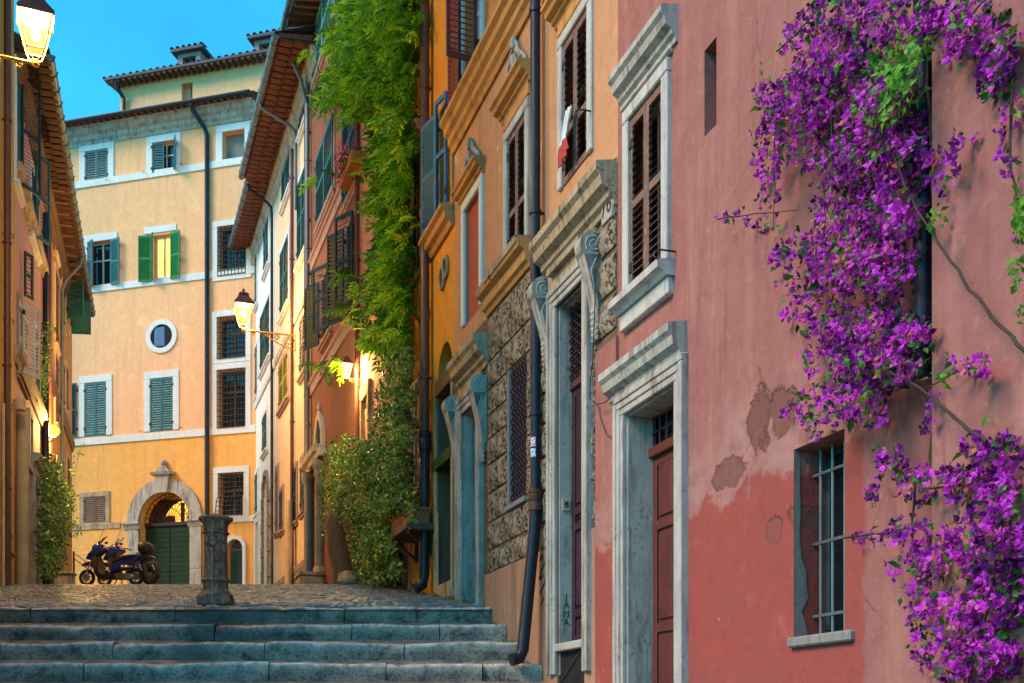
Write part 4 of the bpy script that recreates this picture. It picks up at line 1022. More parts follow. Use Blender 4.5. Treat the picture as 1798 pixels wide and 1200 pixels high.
# lit room: an open box behind the opening
a, b, c, d = H.u(300), H.u(268), H.z(284, 494), H.z(284, 412); hs.append((a, b, c, d, .25, 0))
mb = MB(); mb.box(a-.5, b+.5, -2.4, -2.35, c-.2, d+.4); mb.box(a-.55, a-.5, -2.35, -.26, c-.2, d+.4); mb.box(b+.5, b+.55, -2.35, -.26, c-.2, d+.4); mb.box(a-.5, b+.5, -2.35, -.26, d+.35, d+.4); room = part('lit_room', mb, m_lit, P)
mb = MB(); mb.box(a+.35, a+.41, -.24, -.16, c, d); mb.box(b-.09, b, -.24, -.16, c, d); mb.box(a, b, -.24, -.16, d-.09, d); part('sash', mb, m_sh_white, P)
mb = MB()
for q in (.25, .6): mb.box(b-.5, b-.2, -1.2, -1.15, c+q, c+q+.06)
mb.box(b-.22, b-.17, -1.2, -1.15, c-.1, c+.95); mb.box(b-.52, b-.47, -1.2, -1.15, c-.1, c+.95); part('chair_back', mb, m_redwood, room)
mb = MB(); mb.box(a-.25, b+.35, -.02, .04, d+.08, d+.33, .01); part('window_head', mb, m_cleantrav, P)
shutter(P, b+.02, .06, c+.01, .52, d-c-.02, -1, m_sh_green, -170, .09, False, (.5,)); shutter(P, b-.0, .08, c+.01, .32, d-c-.02, -1, m_sh_green, -50, .09, False, (.5,)); shutter(P, a-.02, .06, c+.01, .5, d-c-.02, 1, m_sh_green, 165, .09, False, (.5,))
def barred(x0, x1, y0, y1, nu, nz, belly=0, fb=.2):
    a, b, c, d = H.u(x1), H.u(x0), H.z((x0+x1)/2, y1), H.z((x0+x1)/2, y0); hs.append((a, b, c, d, .3, 0))
    mb = MB(); ring(mb, a, b, c, d, .26, -.02, .04, fb, .26); part('window_frame', mb, m_cleantrav, P)
    mb = MB(); mb.box(a-.01, b+.01, -.34, -.29, c-.01, d+.01); part('pane', mb, m_glass, P); grille(P, a-.02, b+.02, c-.02, d+.02, .05, nu, nz, m_iron, .016, belly)
    mb = MB(); mb.box(a, b, -.285, -.25, c+(d-c)*.62, c+(d-c)*.66); mb.box((a+b)/2-.03, (a+b)/2+.03, -.285, -.25, c, d); part('sash', mb, m_sh_brown, P)
barred(384, 431, 398, 482, 8, 10); barred(383, 430, 557, 628, 8, 8); barred(383, 430, 650, 750, 8, 10); barred(385, 427, 832, 906, 7, 9, .18, .15)
# oculus with a blue blind
u, z = H.hit(284, 591); r0, r1 = .48, .68
mb = MB(); K = 28
for r_, v_ in ((r1, .0), (r1, .05), (r0, .05), (r0, -.2)):
    mb.v += [(u+r_*math.cos(2*math.pi*k/K), v_, z+r_*.95*math.sin(2*math.pi*k/K)) for k in range(K)]
mb.f = [(r_*K+k, r_*K+(k+1) % K, (r_+1)*K+(k+1) % K, (r_+1)*K+k) for r_ in range(3) for k in range(K)]; oc = part('oculus_frame', mb, m_cleantrav, P, 40)
mb = MB(); mb.box(u-.12, u+.32, .003, .010, z-.36, z+.36); part('blind', mb, m_sh_blue, oc)
mb = MB(); mb.slab([(u+.48*math.cos(2*math.pi*k/K), z+.455*math.sin(2*math.pi*k/K)) for k in range(K)], .001, .0028); part('oculus_pane', mb, m_dark, oc)
# first floor
a, b, c, d = yw(149, 187, 672, 766, m_sh_teal, mids=()); shutter(P, b+.02+.3, .08, c+.02, .48, d-c, -1, m_sh_dkgreen, -176, .09, False, (.5,))
yw(264, 304, 664, 757, m_sh_teal, mids=())
# ground floor
a, b, c, d = H.u(186), H.u(148), H.z(167, 918), H.z(167, 873); window(P, hs, a, b, c, d, .2, m_trav_y, m_sh_brown, mids=(), fb=.15)
# big arched doorway
a, b = H.u(335), H.u(246); c = -.8; zs0 = H.z(290, 915); rise = (b-a)/2; d = zs0+rise; cu = (a+b)/2; hs.append((a, b, c, d, .55, rise))
K = 11; pts = arch_pts(a, b, zs0, rise, K); sc = lambda s, k: (cu+(s[0]-cu)*k, zs0+(s[1]-zs0)*k)
for i in range(K):
    mb = MB(); mb.slab([sc(pts[i], 1.0), sc(pts[i+1], 1.0), sc(pts[i+1], 1.48), sc(pts[i], 1.48)], -.03, .10); mb.slab([sc(pts[i], 1.005), sc(pts[i+1], 1.005), sc(pts[i+1], 1.10), sc(pts[i], 1.10)], .101, .125); part('arch_stone', mb, m_trav, P, 30)
for s, uu in ((-1, a), (1, b)):
    for z0, z1 in ((c, 1.15), (1.155, zs0-.28)):
        mb = MB(); mb.box(uu, uu+s*rise*.46, -.05, .11, z0, z1, .015); part('jamb_stone', mb, m_trav, P)
    mb = MB(); mb.prism([(-.05,zs0-.28),(.13,zs0-.28),(.15,zs0-.2),(.17,zs0-.12),(.24,zs0-.09),(.24,zs0),(-.05,zs0)], uu-s*.06, uu+s*rise*.60); part('impost', mb, m_trav, P)
mb = MB(); mb.slab([(cu-.20, d-.05), (cu+.20, d-.05), (cu+.27, d+.62), (cu-.27, d+.62)], -.02, .22); mb.prism([(-.02,d+.62),(.3,d+.62),(.34,d+.72),(-.02,d+.74)], cu-.46, cu+.46); mb.slab([(cu-.3, d+.74), (cu+.3, d+.74), (cu+.08, d+.98), (cu-.08, d+.98)], .0, .2); mb.sphere((cu, .1, d+1.08), .14, 10); part('keystone', mb, m_trav, P, 40)
mb = MB(); mb.box(a, b, -.42, -.28, zs0-.14, zs0, .01); part('transom_bar', mb, m_darkwood, P)
for k in range(2):
    a0 = a+(b-a)*k/2; b0 = a0+(b-a)/2; mb = MB(); mb.box(a0+.005, b0-.005, -.42, -.36, c, zs0-.14); lf = part('door_leaf', mb, m_greendoor, P)
    for j in range(15): z = .0+(zs0-.2)*j/15; mb = MB(); mb.box(a0+.02, b0-.02, -.36, -.338, z+.006, z+(zs0-.2)/15-.006, .006); part('door_board', mb, m_greendoor, lf)
mb = MB(); fz = zs0
for i in range(1, 16): t = math.pi*i/16; mb.tube([(cu+.22*rise*math.cos(t), -.3, fz+.22*rise*math.sin(t)), (cu+rise*math.cos(t), -.3, fz+rise*math.sin(t))], .014, 5)
for q in (.22, .48, .72, .98): mb.tube([(cu+q*rise*math.cos(math.pi*i/20), -.29, fz+q*rise*math.sin(math.pi*i/20)) for i in range(21)], .016, 5)
part('fanlight_grille', mb, m_iron, P)
mb = MB(); mb.slab(arch_pts(a, b, zs0, rise, 16), -1.6, -1.55); part('lit_hall', mb, m_litdim, P)
mb = MB(); mb.box(a-.1, b+.1, -1.55, -.5, d+.02, d+.1); mb.box(cu-.1, cu+.02, -1.2, -1.1, zs0, d-.2); mb.box(cu-.5, cu-.35, -1.1, -1.0, zs0, d-.35); mb.box(cu+.3, cu+.75, -1.15, -1.1, zs0, zs0+.4); part('hall_beams', mb, m_wood, P)
# small arched door
a, b = H.u(427), H.u(399); zs0 = H.z(413, 963); rise = (b-a)/2; d = zs0+rise; cu = (a+b)/2; hs.append((a, b, c, d, .4, rise))
pts = arch_pts(a, b, zs0, rise, 9)
for i in range(9):
    mb = MB(); mb.slab([sc(pts[i], 1.0), sc(pts[i+1], 1.0), sc(pts[i+1], 1.42), sc(pts[i], 1.42)], -.02, .08); part('arch_stone', mb, m_cleantrav, P)
for s, uu in ((-1, a), (1, b)): mb = MB(); mb.box(uu, uu+s*rise*.42, -.02, .08, c, zs0, .012); part('jamb_stone', mb, m_cleantrav, P)
mb = MB(); mb.slab([(a, c), (b, c), (b, zs0)]+arch_pts(a, b, zs0, rise, 12)[::-1][1:], -.36, -.30); part('fanlight_pane', mb, m_glass, P)
panel_door(P, a, b, c+.3, zs0-.05, -.24, m_bluedoor, (0,.5,.7,.85,1), 2)
mb = MB()
for i in range(1, 8): t = math.pi*i/8; mb.tube([(cu+.3*rise*math.cos(t), -.24, zs0+.3*rise*math.sin(t)), (cu+rise*math.cos(t), -.24, zs0+rise*math.sin(t))], .016, 5)
for q in (.3, .65): mb.tube([(cu+q*rise*math.cos(math.pi*i/14), -.24, zs0+q*rise*math.sin(math.pi*i/14)) for i in range(15)], .018, 5)
mb.box(a, b, -.28, -.22, zs0-.06, zs0+.02); part('fanlight_grille', mb, m_zinc, P)
# courses
for x, y, h_ in ((260, 308, .27), (260, 497, .27), (260, 768, .27)):
    z = H.z(x, y+6); mb = MB(); mb.box(0, uL, -.02, .05, z, z+h_, .01); part('string_course', mb, m_cleantrav, P)
z = H.z(167, 925); mb = MB(); mb.box(H.u(212), uL, -.02, .04, z-.12, z+.12, .01); part('string_course', mb, m_trav_y, P); mb = MB(); z = H.z(413, 912); mb.box(0, H.u(372), -.02, .05, z-.12, z+.1, .01); part('string_course', mb, m_cleantrav, P)
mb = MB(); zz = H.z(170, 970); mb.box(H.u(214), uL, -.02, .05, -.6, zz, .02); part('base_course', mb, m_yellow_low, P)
for x, y in ((257, 305), (192, 318), (322, 290), (250, 758), (320, 752), (195, 766)): hook(P, H.u(x), H.z(x, y))
course(P, 'roof_cornice', 0, uL, [(-.02,-.62),(.04,-.62),(.06,-.5),(.14,-.44),(.16,-.3),(.3,-.22),(.34,-.08),(.42,-.02),(-.02,0)], m_trav, zE)
zlo = H.z(260, 774)+.1
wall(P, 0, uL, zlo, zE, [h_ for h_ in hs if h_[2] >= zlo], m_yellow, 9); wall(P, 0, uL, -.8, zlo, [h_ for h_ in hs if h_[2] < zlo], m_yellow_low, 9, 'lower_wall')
tile_roof(P, 0, uL, .62, zE+.10, 5, 20, m_roof, .30)
g = MB(); g.tube([(0, .70, zE+.03), (uL, .70, zE+.03)], .075, 8); part('gutter', g, m_pipe, P, True)
for k in range(34): u = .3+(uL-.5)*k/33; mb = MB(); mb.box(u-.05, u+.05, .0, .6, zE-.02, zE+.07); part('rafter_end', mb, m_wood, P)
up = H.u(366); mb = MB(); mb.tube([(H.u(352), .66, zE-.02), (H.u(353), .60, zE-.25), (up+.06, .16, zE-.75), (up, .11, zE-1.0), (up, .11, -.3)], .085, 10); part('drainpipe', mb, m_pipe, P, True)
# set-back top storey and its roof
Hs = Frame(H.world(0, -1.4, 0).to_2d(), NY, 6.3); us0, us1 = Hs.u(520), Hs.u(211); z1 = Hs.z(330, 130)
hole = []; a, b, c, d = Hs.u(338), Hs.u(319), Hs.z(328, 176), Hs.z(328, 146); hole.append((a, b, c, d, .3, 0))
off = Hs.u(400)-H.u(400)
def shift(mb): mb.v = [(x, y-1.4, z) for x, y, z in mb.v]; return mb
top = put('top_storey', None, P, (0, -1.4, 0)); 
wall(top, us0, us1, zE-.3, z1, hole, m_yellow, 6); mb = MB(); mb.box(a, b, -.35, -.3, c, d); part('opening_back', mb, m_yellow, top); mb = MB(); mb.box(a+.1, a+.2, -.28, -.2, c, d); part('post', mb, m_wood, top)
me = tile_mesh(m_roof)
n_ = int((us1+.4-us0)/.30)
for i in range(n_+1): put('roof_tile', me, top, (us0+(us1+.4-us0)*i/n_, .5, z1+.12), (-R(16), 0, math.pi+random.uniform(-.04,.04)))
bmb = MB(); tv = [tuple(x.co) for x in me.vertices]; tf = [tuple(p.vertices) for p in me.polygons]
for i in range(n_+1):
    for r_ in range(1, 6):
        M_ = Matrix.Translation((us0+(us1+.4-us0)*i/n_, .5-r_*.36, z1+.12+r_*.11)) @ Matrix.Rotation(math.pi, 4, 'Z') @ Matrix.Rotation(R(16), 4, 'X'); bmb.add([M_ @ Vector(p) for p in tv], tf)
part('roof_tiles', bmb, m_roof, top, 40, 'stuff', fix=False)
mb = MB(); mb.prism([(.5, z1+.0), (.5, z1+.10), (-6, z1+2.0), (-6, z1)], us0, us1+.4); part('roof', mb, m_roof, top)
for k in range(30): u = us0+.2+(us1-us0)*k/29.5; mb = MB(); mb.box(u-.05, u+.05, -.05, .46, z1-.09, z1+.0); part('rafter_end', mb, m_wood, top)
mb = MB(); mb.tube([(us1-.1, .45, z1-.05), (us1-.15, .35, z1-.35), (us1-.25, .12, z1-.6), (us1-.25, .1, zE+.2)], .075, 8); part('drainpipe', mb, m_pipe, top, True)
for x0, x1, yt, yb in ((312, 352, 92, 128), (446, 490, 68, 106)):      # dormers
    Hd = Frame(Hs.world(0, -1.2, 0).to_2d(), NY, 6.3); a, b = Hd.u(x1), Hd.u(x0); z0, z3 = z1+.1, Hd.z((x0+x1)/2, yt); V0 = -1.2
    mb = MB(); hq = []; 
    mb.box(a, a+.22, V0-2.6, V0, z0, z3); mb.box(b-.22, b, V0-2.6, V0, z0, z3); mb.box(a+.22, b-.22, V0-2.6, V0, z3-.18, z3); mb.box(a+.22, b-.22, V0-2.6, V0, z0, z0+.35); dm = top; part('dormer', mb, m_mauve, top)
    mb = MB(); mb.box(a+.2, b-.2, V0-.3, V0-.2, z0+.3, z3-.1); part('dormer_pane', mb, m_glass, dm)
    mb = MB(); mb.add([(a-.2,V0+.2,z3),(b+.2,V0+.2,z3),(b+.2,V0-3,z3-.25),(a-.2,V0-3,z3-.25),(a-.2,V0+.2,z3+.12),(b+.2,V0+.2,z3+.12),(b+.2,V0-3,z3-.1),(a-.2,V0-3,z3-.1)], [(0,1,2,3),(4,5,6,7),(0,1,5,4),(2,3,7,6),(0,3,7,4),(1,2,6,5)]); part('dormer_roof', mb, m_roof, dm)
    for i in range(6):
        put('dormer_tile', me, dm, (a-.15+(b-a+.3)*i/5, V0+.22, z3+.13), (R(5), 0, math.pi))
# ================================================================== houses on the other side
def left_house(px, label, name, zb):
    O = LL(px); H = Frame(O, NL, zb); return H, empty(name, (O[0], O[1], zb), H.rz, label, 'house')
# apricot house with the deep eave
H, P = left_house(126.5, 'apricot house with a deep tiled eave, beside the yellow palace', 'apricot_house', 5.4); AP = P
uN = H.u(75); hs = []; zE = H.z(158, 498, .75); zEA = zE+5.4
def lw(xa, xb, xr, yb, yt, sm, fm=m_mauve, **k):
    window(P, hs, H.u(xb), H.u(xa), H.z(xr, yb), H.z(xr, yt), k.pop('fw', .14), fm, sm, 'closed', 0, .09, False, k.pop('sill', .12), proud=.05, pw=.07, **k)
for y0, y1 in ((300, 400), (470, 560), (620, 700)):
    lw(95, 99, 95, y1+40, y0, m_sh_brown, m_cream); lw(107, 110, 107, y1+10, y0+10, m_sh_brown, m_cream)
lw(114, 116.5, 114, 720, 640, m_sh_brown, m_cream); lw(116, 119, 116, 890, 800, m_sh_dkgreen, m_cream)
a, b, c, d = H.u(124), H.u(117), H.z(117, 560, .1), H.z(117, 440, .1)
window(P, hs, H.u(120), H.u(114), H.z(114, 560), H.z(114, 440), .1, m_cream, None)

shutter(P, H.u(114)+.05, .1, H.z(114, 560), .62, H.z(114, 440)-H.z(114, 560), -1, m_sh_teal, -128, .09, False, (.5,)); shutter(P, H.u(120)-.05, .1, H.z(120, 585), .62, H.z(120, 440)-H.z(120, 570), 1, m_sh_teal, 80, .09, False, (.5,))
wall(P, 0, uN, -1, zE, hs, m_lorange, 6)
course(P, 'string_course', 0, uN, [(-.02,0),(.04,0),(.1,.2),(.1,.32),(-.02,.35)], m_bpipe, H.z(110, 745))
tiled_eave(P, 0, uN, zE, .58, m_wood, m_terra_dark)
for k in range(14): u = .3+(uN-.6)*k/13; mb = MB(); mb.box(u-.06, u+.06, .0, .52, zE-.16, zE-.045); part('rafter', mb, m_wood, P)
pipe(P, H.u(86, .08), -.3, zE-.8, m_bpipe, .07, .08); pipe(P, H.u(80, .1), -.3, H.z(80, 690), m_pipe, .09, .1); mb = MB(); mb.tube([(H.u(109,.1), .66, zE-.15), (H.u(109,.1), .6, zE-.4), (H.u(109,.1), .2, zE-.9), (H.u(109,.1), .1, zE-1.2), (H.u(109,.1), .1, 0)], .05, 8); part('drainpipe', mb, m_zinc, P, True)
# lilac house
H, P = left_house(74.6, 'lilac pink house with a moulded band, in the shade of the street lamp', 'lilac_house', 4.3); LI = P
uN = H.u(25); hs = []; zE = zEA-4.3
lw(59, 66, 59, 700, 575, m_sh_teal, m_cleantrav); lw(30, 44, 30, 650, 525, m_sh_white, m_mauve, fw=.12); lw(52, 64, 52, 405, 290, m_sh_teal, m_cleantrav); lw(26, 34, 30, 330, 130, m_sh_teal, m_cleantrav); lw(60, 70, 60, 190, 60, m_sh_teal, m_cleantrav)
shutter(P, H.u(31), .08, H.z(31, 325), .62, H.z(31, 125)-H.z(31, 325), -1, m_sh_dkgreen, -32, .08, True, (.5,)); shutter(P, H.u(56), .08, H.z(56, 415), .55, H.z(56, 265)-H.z(56, 415), -1, m_sh_teal, -30, .08, True, (.5,))
shutter(P, H.u(33), .08, H.z(33, 655), .5, H.z(33, 530)-H.z(33, 655), -1, m_sh_white, -38, .08, True, (.5,)); shutter(P, H.u(36), .08, H.z(36, 520), .3, H.z(36, 440)-H.z(36, 520), -1, m_sh_dkgreen, -30, .08, True, (.5,))
course(P, 'string_course', 0, uN, [(-.02,0),(.05,0),(.08,.16),(.16,.22),(.16,.36),(-.02,.4)], m_trav_y, H.z(57, 715)); course(P, 'string_course', 0, uN, [(-.02,0),(.05,0),(.08,.16),(.16,.22),(.16,.36),(-.02,.4)], m_trav_y, H.z(57, 430))
a, b, c, d = H.u(63), H.u(55), -.8, H.z(57, 850); hs.append((a, b, c, d, .3, 0)); door_case(P, a, b, c, d, .28, .3, m_trav, .12); panel_door(P, a, b, c, d, -.28, m_bluedoor)
course(P, 'door_hood', a-.45, b+.45, scaled(PROF_CORN, .8, .9), m_trav, d+.28)
a, b, c, d = H.u(50), H.u(46), H.z(48, 815), H.z(48, 735); mb = MB(); ring(mb, a, b, c, d, .16, -.02, .1); part('niche_frame', mb, m_trav, P); mb = MB(); mb.box(a, b, .002, .01, c, d); part('niche_back', mb, m_dark, P)
wall(P, 0, uN, -1, zE, hs, m_lilac, 6)
pipe(P, H.u(36, .1), -.5, H.z(36, 740), m_ppipe, .13, .14, False); pipe(P, .15, -.5, zE-1, m_pipe, .07, .09)
tiled_eave(P, 0, uN, zE, .60, m_wood, m_terra_dark)
mb = MB(); u, z = H.hit(31, 712, .12); mb.lathe([(.02,-.12),(.12,-.10),(.13,.1),(.06,.16),(.02,.2)], (u, .16, z), 12); mb.box(u-.03, u+.03, 0, .12, z-.02, z+.03); part('bulkhead_fitting', mb, m_ppipe, P, True)
# deep ochre house that carries the lantern
H, P = left_house(24.6, 'deep ochre house at the edge of the picture that carries the lantern', 'ochre_house', 3.4); OC = P
uN = (Vector(LL(24.6))-Vector((-3.136-.307*11.0, 11.0))).length; hs = []; zE = 17.5  # near end runs on out of view, added to shade the steps
lw(6, 14, 10, 960, 800, m_sh_brown, m_gold)
wall(P, 0, uN, -1.6, zE, hs, m_lochre, 6)
pipe(P, H.u(13, .1), -.6, zE-1, m_bpipe, .07, .1); pipe(P, H.u(7, .06), -.6, H.z(7, 720), m_ppipe, .03, .05, False)
eave(P, 0, uN, zE, .8, m_wood); tile_roof(P, 0, uN, .9, zE+.1, 4, 18, m_roof, .24)
for z_ in (410, 560): hook(P, H.u(4), H.z(4, z_))
OCH = H
# ================================================================== lamps
def lantern(name, at, wall_pt, label, s=1.0, power=60, col=(1,.68,.24)):
    """hexagonal-roofed four-pane lantern on a scrolled wall bracket; at = foot of the lantern, wall_pt = bracket root"""
    d = Vector(wall_pt)-Vector(at); L = Vector((d.x, d.y)).length; rz = math.atan2(d.y, d.x)
    P = empty(name, wall_pt, rz, label, 'street lamp', 'wall lanterns')
    X = -L
    mb = MB(); mb.tube([(0, 0, 0), (X, 0, 0)], .026*s, 8); mb.lathe([(.03*s,-.05*s),(.06*s,-.02*s),(.06*s,.03*s),(.03*s,.06*s)], (X, 0, 0), 10); mb.box(-.03, .0, -.06*s, .06*s, -.45*s, .12*s, .01); part('bracket', mb, m_gold_iron, P, True)
    sc_ = MB()
    pts = [(-.02, 0, -.42*s)]+[(-.02-(L*.62)*t, 0, -.42*s+.40*s*t**1.6) for t in (.15,.3,.45,.6,.75,.9,1)]; sc_.tube(pts, .018*s, 6)
    for cx_, cz_, r in ((-.24*s, -.2*s, .15*s), (-.55*s, -.11*s, .09*s), (-.8*s, -.07*s, .06*s), (X*.82, -.07*s, .06*s)):
        sc_.tube([(cx_+r*(1-.75*t/20)*math.cos(t*.62), 0, cz_+r*(1-.75*t/20)*math.sin(t*.62)) for t in range(21)], .014*s, 5)
    part('bracket_scroll', sc_, m_gold_iron, P)
    z0, z1, b0, b1 = .20*s, .70*s, .13*s, .24*s
    fr = MB()
    for i in (-1, 1):
        for j in (-1, 1): fr.tube([(X+i*b0, j*b0, z0), (X+i*b1, j*b1, z1)], .012*s, 5); fr.tube([(X, 0, .03*s), (X+i*b0*.7, j*b0*.7, .1*s), (X+i*b0, j*b0, z0)], .012*s, 5)
    for bb, zz in ((b0, z0), (b1, z1)): fr.tube([(X+i*bb, j*bb, zz) for i, j in ((-1,-1),(1,-1),(1,1),(-1,1))], .014*s, 5, closed=True)
    part('lantern_frame', fr, m_gold_iron, P)
    for i, j in ((-1,0),(1,0),(0,-1),(0,1)):
        q = lambda bb, t: (X+(i*bb if i else t*bb), (j*bb if j else t*bb))
        pm = MB(); pm.add([(*q(b0*.97,-1), z0), (*q(b0*.97,1), z0), (*q(b1*.97,1), z1), (*q(b1*.97,-1), z1)], [(0,1,2,3)]); part('lantern_pane', pm, m_lamp, P)
    rf = MB()
    ring_ = lambda bb, zz: [(X+i*bb, j*bb, zz) for i, j in ((-1,-1),(1,-1),(1,1),(-1,1))]
    lv = [ring_(b1*1.14, z1-.01*s), ring_(b1*1.14, z1+.05*s), ring_(b1*.55, z1+.26*s), ring_(b1*.55, z1+.30*s), ring_(b1*.62, z1+.31*s), ring_(b1*.35, z1+.38*s)]
    V = [p for r_ in lv for p in r_]; rf.add(V, [(r_*4+k, r_*4+(k+1) % 4, (r_+1)*4+(k+1) % 4, (r_+1)*4+k) for r_ in range(5) for k in range(4)]+[(0,1,2,3),(20,21,22,23)])
    part('lantern_roof', rf, m_gold_iron if False else m_rustiron, P)
    fi = MB(); fi.lathe([(.05*s,0),(.03*s,.04*s),(.05*s,.08*s),(.001,.13*s)], (X, 0, z1+.38*s), 8); part('finial', fi, m_rustiron, P, True)
    bu = MB(); bu.sphere((X, 0, (z0+z1)/2+.02*s), .085*s, 10, (1, 1, 1.5)); part('bulb', bu, m_lampcore, P, True)
    ld = bpy.data.lights.new('lamp_light', 'POINT'); ld.energy = power; ld.color = col; ld.shadow_soft_size = .16*s
    lo = bpy.data.objects.new('lamp_light', ld); COL.objects.link(lo); lo.parent = P; lo.location = (X, 0, (z0+z1)/2+.02*s)
    return P
# near lantern, upper left
Y = 16.6; X = (62-CX)/FPX*Y; Z = EYE+(HY-112)/FPX*Y
wl = OCH.world((Vector((X, Y))-OCH.O).dot(OCH.x)+.15, 0, 0)
lantern('wall_lamp', (X, Y, Z), (wl.x, wl.y, Z), 'lit lantern nearest the camera, high on the ochre house', .92, 1400)
# lantern on the cream house
Hc = Frame(LC(545), NC, 0); u, z = Hc.hit(519, 590); root = Hc.world(u, 0, z)
# the arm runs straight out from the wall, so find where it is seen ending
best = min((abs((lambda p: CX+FPX*p.x/p.y)(Hc.world(u, v/50, z))-428), v/50) for v in range(20, 160))[1]
tip = Hc.world(u, best, z); lantern('wall_lamp', tip, root, 'lit lantern on the long scrolled arm in front of the white shutters', 1.0, 900)
# lantern half hidden by the vine
Hr = Frame(LB(632), NB, 0); u, z = Frame(LB(721), NB, 0).hit(637, 668); Hq = Frame(LB(721), NB, 0)
lantern('wall_lamp', Hq.world(u, .34, z), Hq.world(u, 0, z), 'small lit lantern behind the vine tips on the rose house', .42, 800)
# globe lamp on the apricot house
Ha = Frame(LL(126.5), NL, 0); u, z = Ha.hit(93, 757, .25)
gp = empty('globe_lamp', Ha.world(u, .0, z), Ha.rz, 'small round white globe lamp low on the apricot house', 'wall lamp')
mb = MB(); mb.sphere((0, .25, 0), .17, 12); part('globe', mb, m_lampcore if False else m_lamp, gp, True); mb = MB(); mb.tube([(0, 0, -.3), (0, .2, -.28), (0, .25, -.17)], .025, 6); mb.lathe([(.05,-.2),(.09,-.17),(.05,-.14)], (0, .25, 0), 10); part('bracket', mb, m_ppipe, gp)
ld = bpy.data.lights.new('lamp_light', 'POINT'); ld.energy = 2000; ld.color = (1,.55,.16); ld.shadow_soft_size = .15; lo = bpy.data.objects.new('lamp_light', ld); COL.objects.link(lo); lo.parent = gp; lo.location = (0, .25, 0)
# ================================================================== ground, street and stairs
def lx(y): return -3.136-.307*y
def rx(y): return (4.738-.3205*y) if y < 19.66 else (5.210-.3445*y) if y < 31.1 else (5.537-.355*y)
mb = MB(); G = 300; mb.add([(-G,-G,-.06),(G,-G,-.06),(G,G,-.06),(-G,G,-.06)], [(0,1,2,3)]); put('ground', mb.mesh('ground', m_earth), kind='structure')
STREET = bpy.data.objects.new('street', None); COL.objects.link(STREET); STREET['kind'] = 'structure'
mb = MB(); ys = [15.55+.35*i for i in range(100)]; V = []
for y in ys: V += [(lx(y)-.6, y, street_z(y)-.035), (rx(y)+.5, y, street_z(y)-.035)]
mb.add(V, [(2*i, 2*i+1, 2*i+3, 2*i+2) for i in range(len(ys)-1)]); part('street_bed', mb, m_farcob, STREET)
cob = []
for k in range(8):
    mbk = MB(); h = .058; random.seed(40+k); j = lambda: random.uniform(-.007, .007)
    V = []
    for z_, hh in ((-.05, h), (.0, h), (.016, h*.72)):
        for sx, sy in ((-1,-1),(1,-1),(1,1),(-1,1)): V.append((sx*hh+j(), sy*hh+j(), z_+j()*.5))
    V.append((j(), j(), .021)); mbk.add(V, [(0,1,5,4),(1,2,6,5),(2,3,7,6),(3,0,4,7),(4,5,9,8),(5,6,10,9),(6,7,11,10),(7,4,8,11),(8,9,12),(9,10,12),(10,11,12),(11,8,12)])
    mbk.a = [random.random()]*13; cob.append(mbk)
random.seed(11)
cobm = [c_.mesh('cobblestone', m_cobble, 60) for c_ in cob]
allc = []; row = 0; y = 15.86
while y < 31:
    x = lx(y)+.1+(row % 2)*.06
    while x < rx(y)-.08:
        allc.append((x+random.uniform(-.01, .01), y+random.uniform(-.012, .012)+.12*math.sin(x*2.1), random.uniform(-.012, .01))); x += .128
    y += .126; row += 1
vis = lambda x, y: 0 < CX+FPX*x/y < 1798
near = sorted([c_ for c_ in allc if vis(c_[0], c_[1])], key=lambda c_: c_[1])[:300]; ns = set(near); rest = MB(); sl = math.atan(.16)
for i, (x, y, dz) in enumerate(allc):
    k = i % 8; rz = random.choice((0, math.pi/2, math.pi))+random.uniform(-.12, .12)
    if (x, y, dz) in ns: put('cobblestone', cobm[k], STREET, (x, y, street_z(y)+dz-.012), (sl, 0, rz))
    else:
        M_ = Matrix.Translation((x, y, street_z(y)+dz-.012)) @ Matrix.Rotation(sl, 4, 'X') @ Matrix.Rotation(rz, 4, 'Z')
        rest.add([M_ @ Vector(p) for p in cob[k].v], cob[k].f); rest.a += [random.random()]*13
part('cobbles', rest, m_cobble, STREET, False, 'stuff', fix=False)
# stairs: long stones with worn noses, sloping treads behind them
STAIRS = bpy.data.objects.new('stairs', None); COL.objects.link(STAIRS); STAIRS['kind'] = 'structure'
def step_block(x0, x1, y, z, depth, rz_, seed):
    """worn kerb stone with rounded nose; grid of points around its top and front"""
    n = max(4, int((x1-x0)/.09)); prof = [(.0, -rz_-.02), (-.0, -rz_*.6), (.002, -.05), (.014, -.016), (.045, .0), (depth*.5, .008), (depth, .0), (depth, -rz_-.02)]
    V = []; random.seed(seed)
    for i in range(n+1):
        x = x0+(x1-x0)*i/n; e = 1 if 0 < i < n else 0
        for k, (py, pz) in enumerate(prof):
            w0 = noise.noise(Vector((x*1.3, seed*3.3, k*.2)))*.045+noise.noise(Vector((x*6, seed, k)))*.018
            w1 = noise.noise(Vector((x*1.1, seed*5.1, 9)))*.038+noise.noise(Vector((x*8, k, seed)))*.010
            chip = -.045 if noise.noise(Vector((x*2.7, seed*9.7, 4))) > .34 and k in (2, 3, 4) else 0
            V.append((x+(0 if e else (.006 if i == 0 else -.006)), y+py+(w0 if k < 6 else 0)-chip*.6-(.0 if e else -.006), z+pz+(w1 if 2 <= k <= 6 else 0)+chip*.6))
    m_ = len(prof); mb = MB(); mb.a = [{2: .35, 3: 1, 4: .9, 5: .25}.get(k, 0) for i in range(n+1) for k in range(m_)]; mb.add(V, [(i*m_+k, i*m_+k+1, (i+1)*m_+k+1, (i+1)*m_+k) for i in range(n) for k in range(m_-1)]+[tuple(range(m_)), tuple(range(n*m_, n*m_+m_))[::-1]])
    return put('step_stone', mb.mesh('step_stone', m_step, 50), STAIRS)
def bow(x, k): return 0.0
sd_ = 100
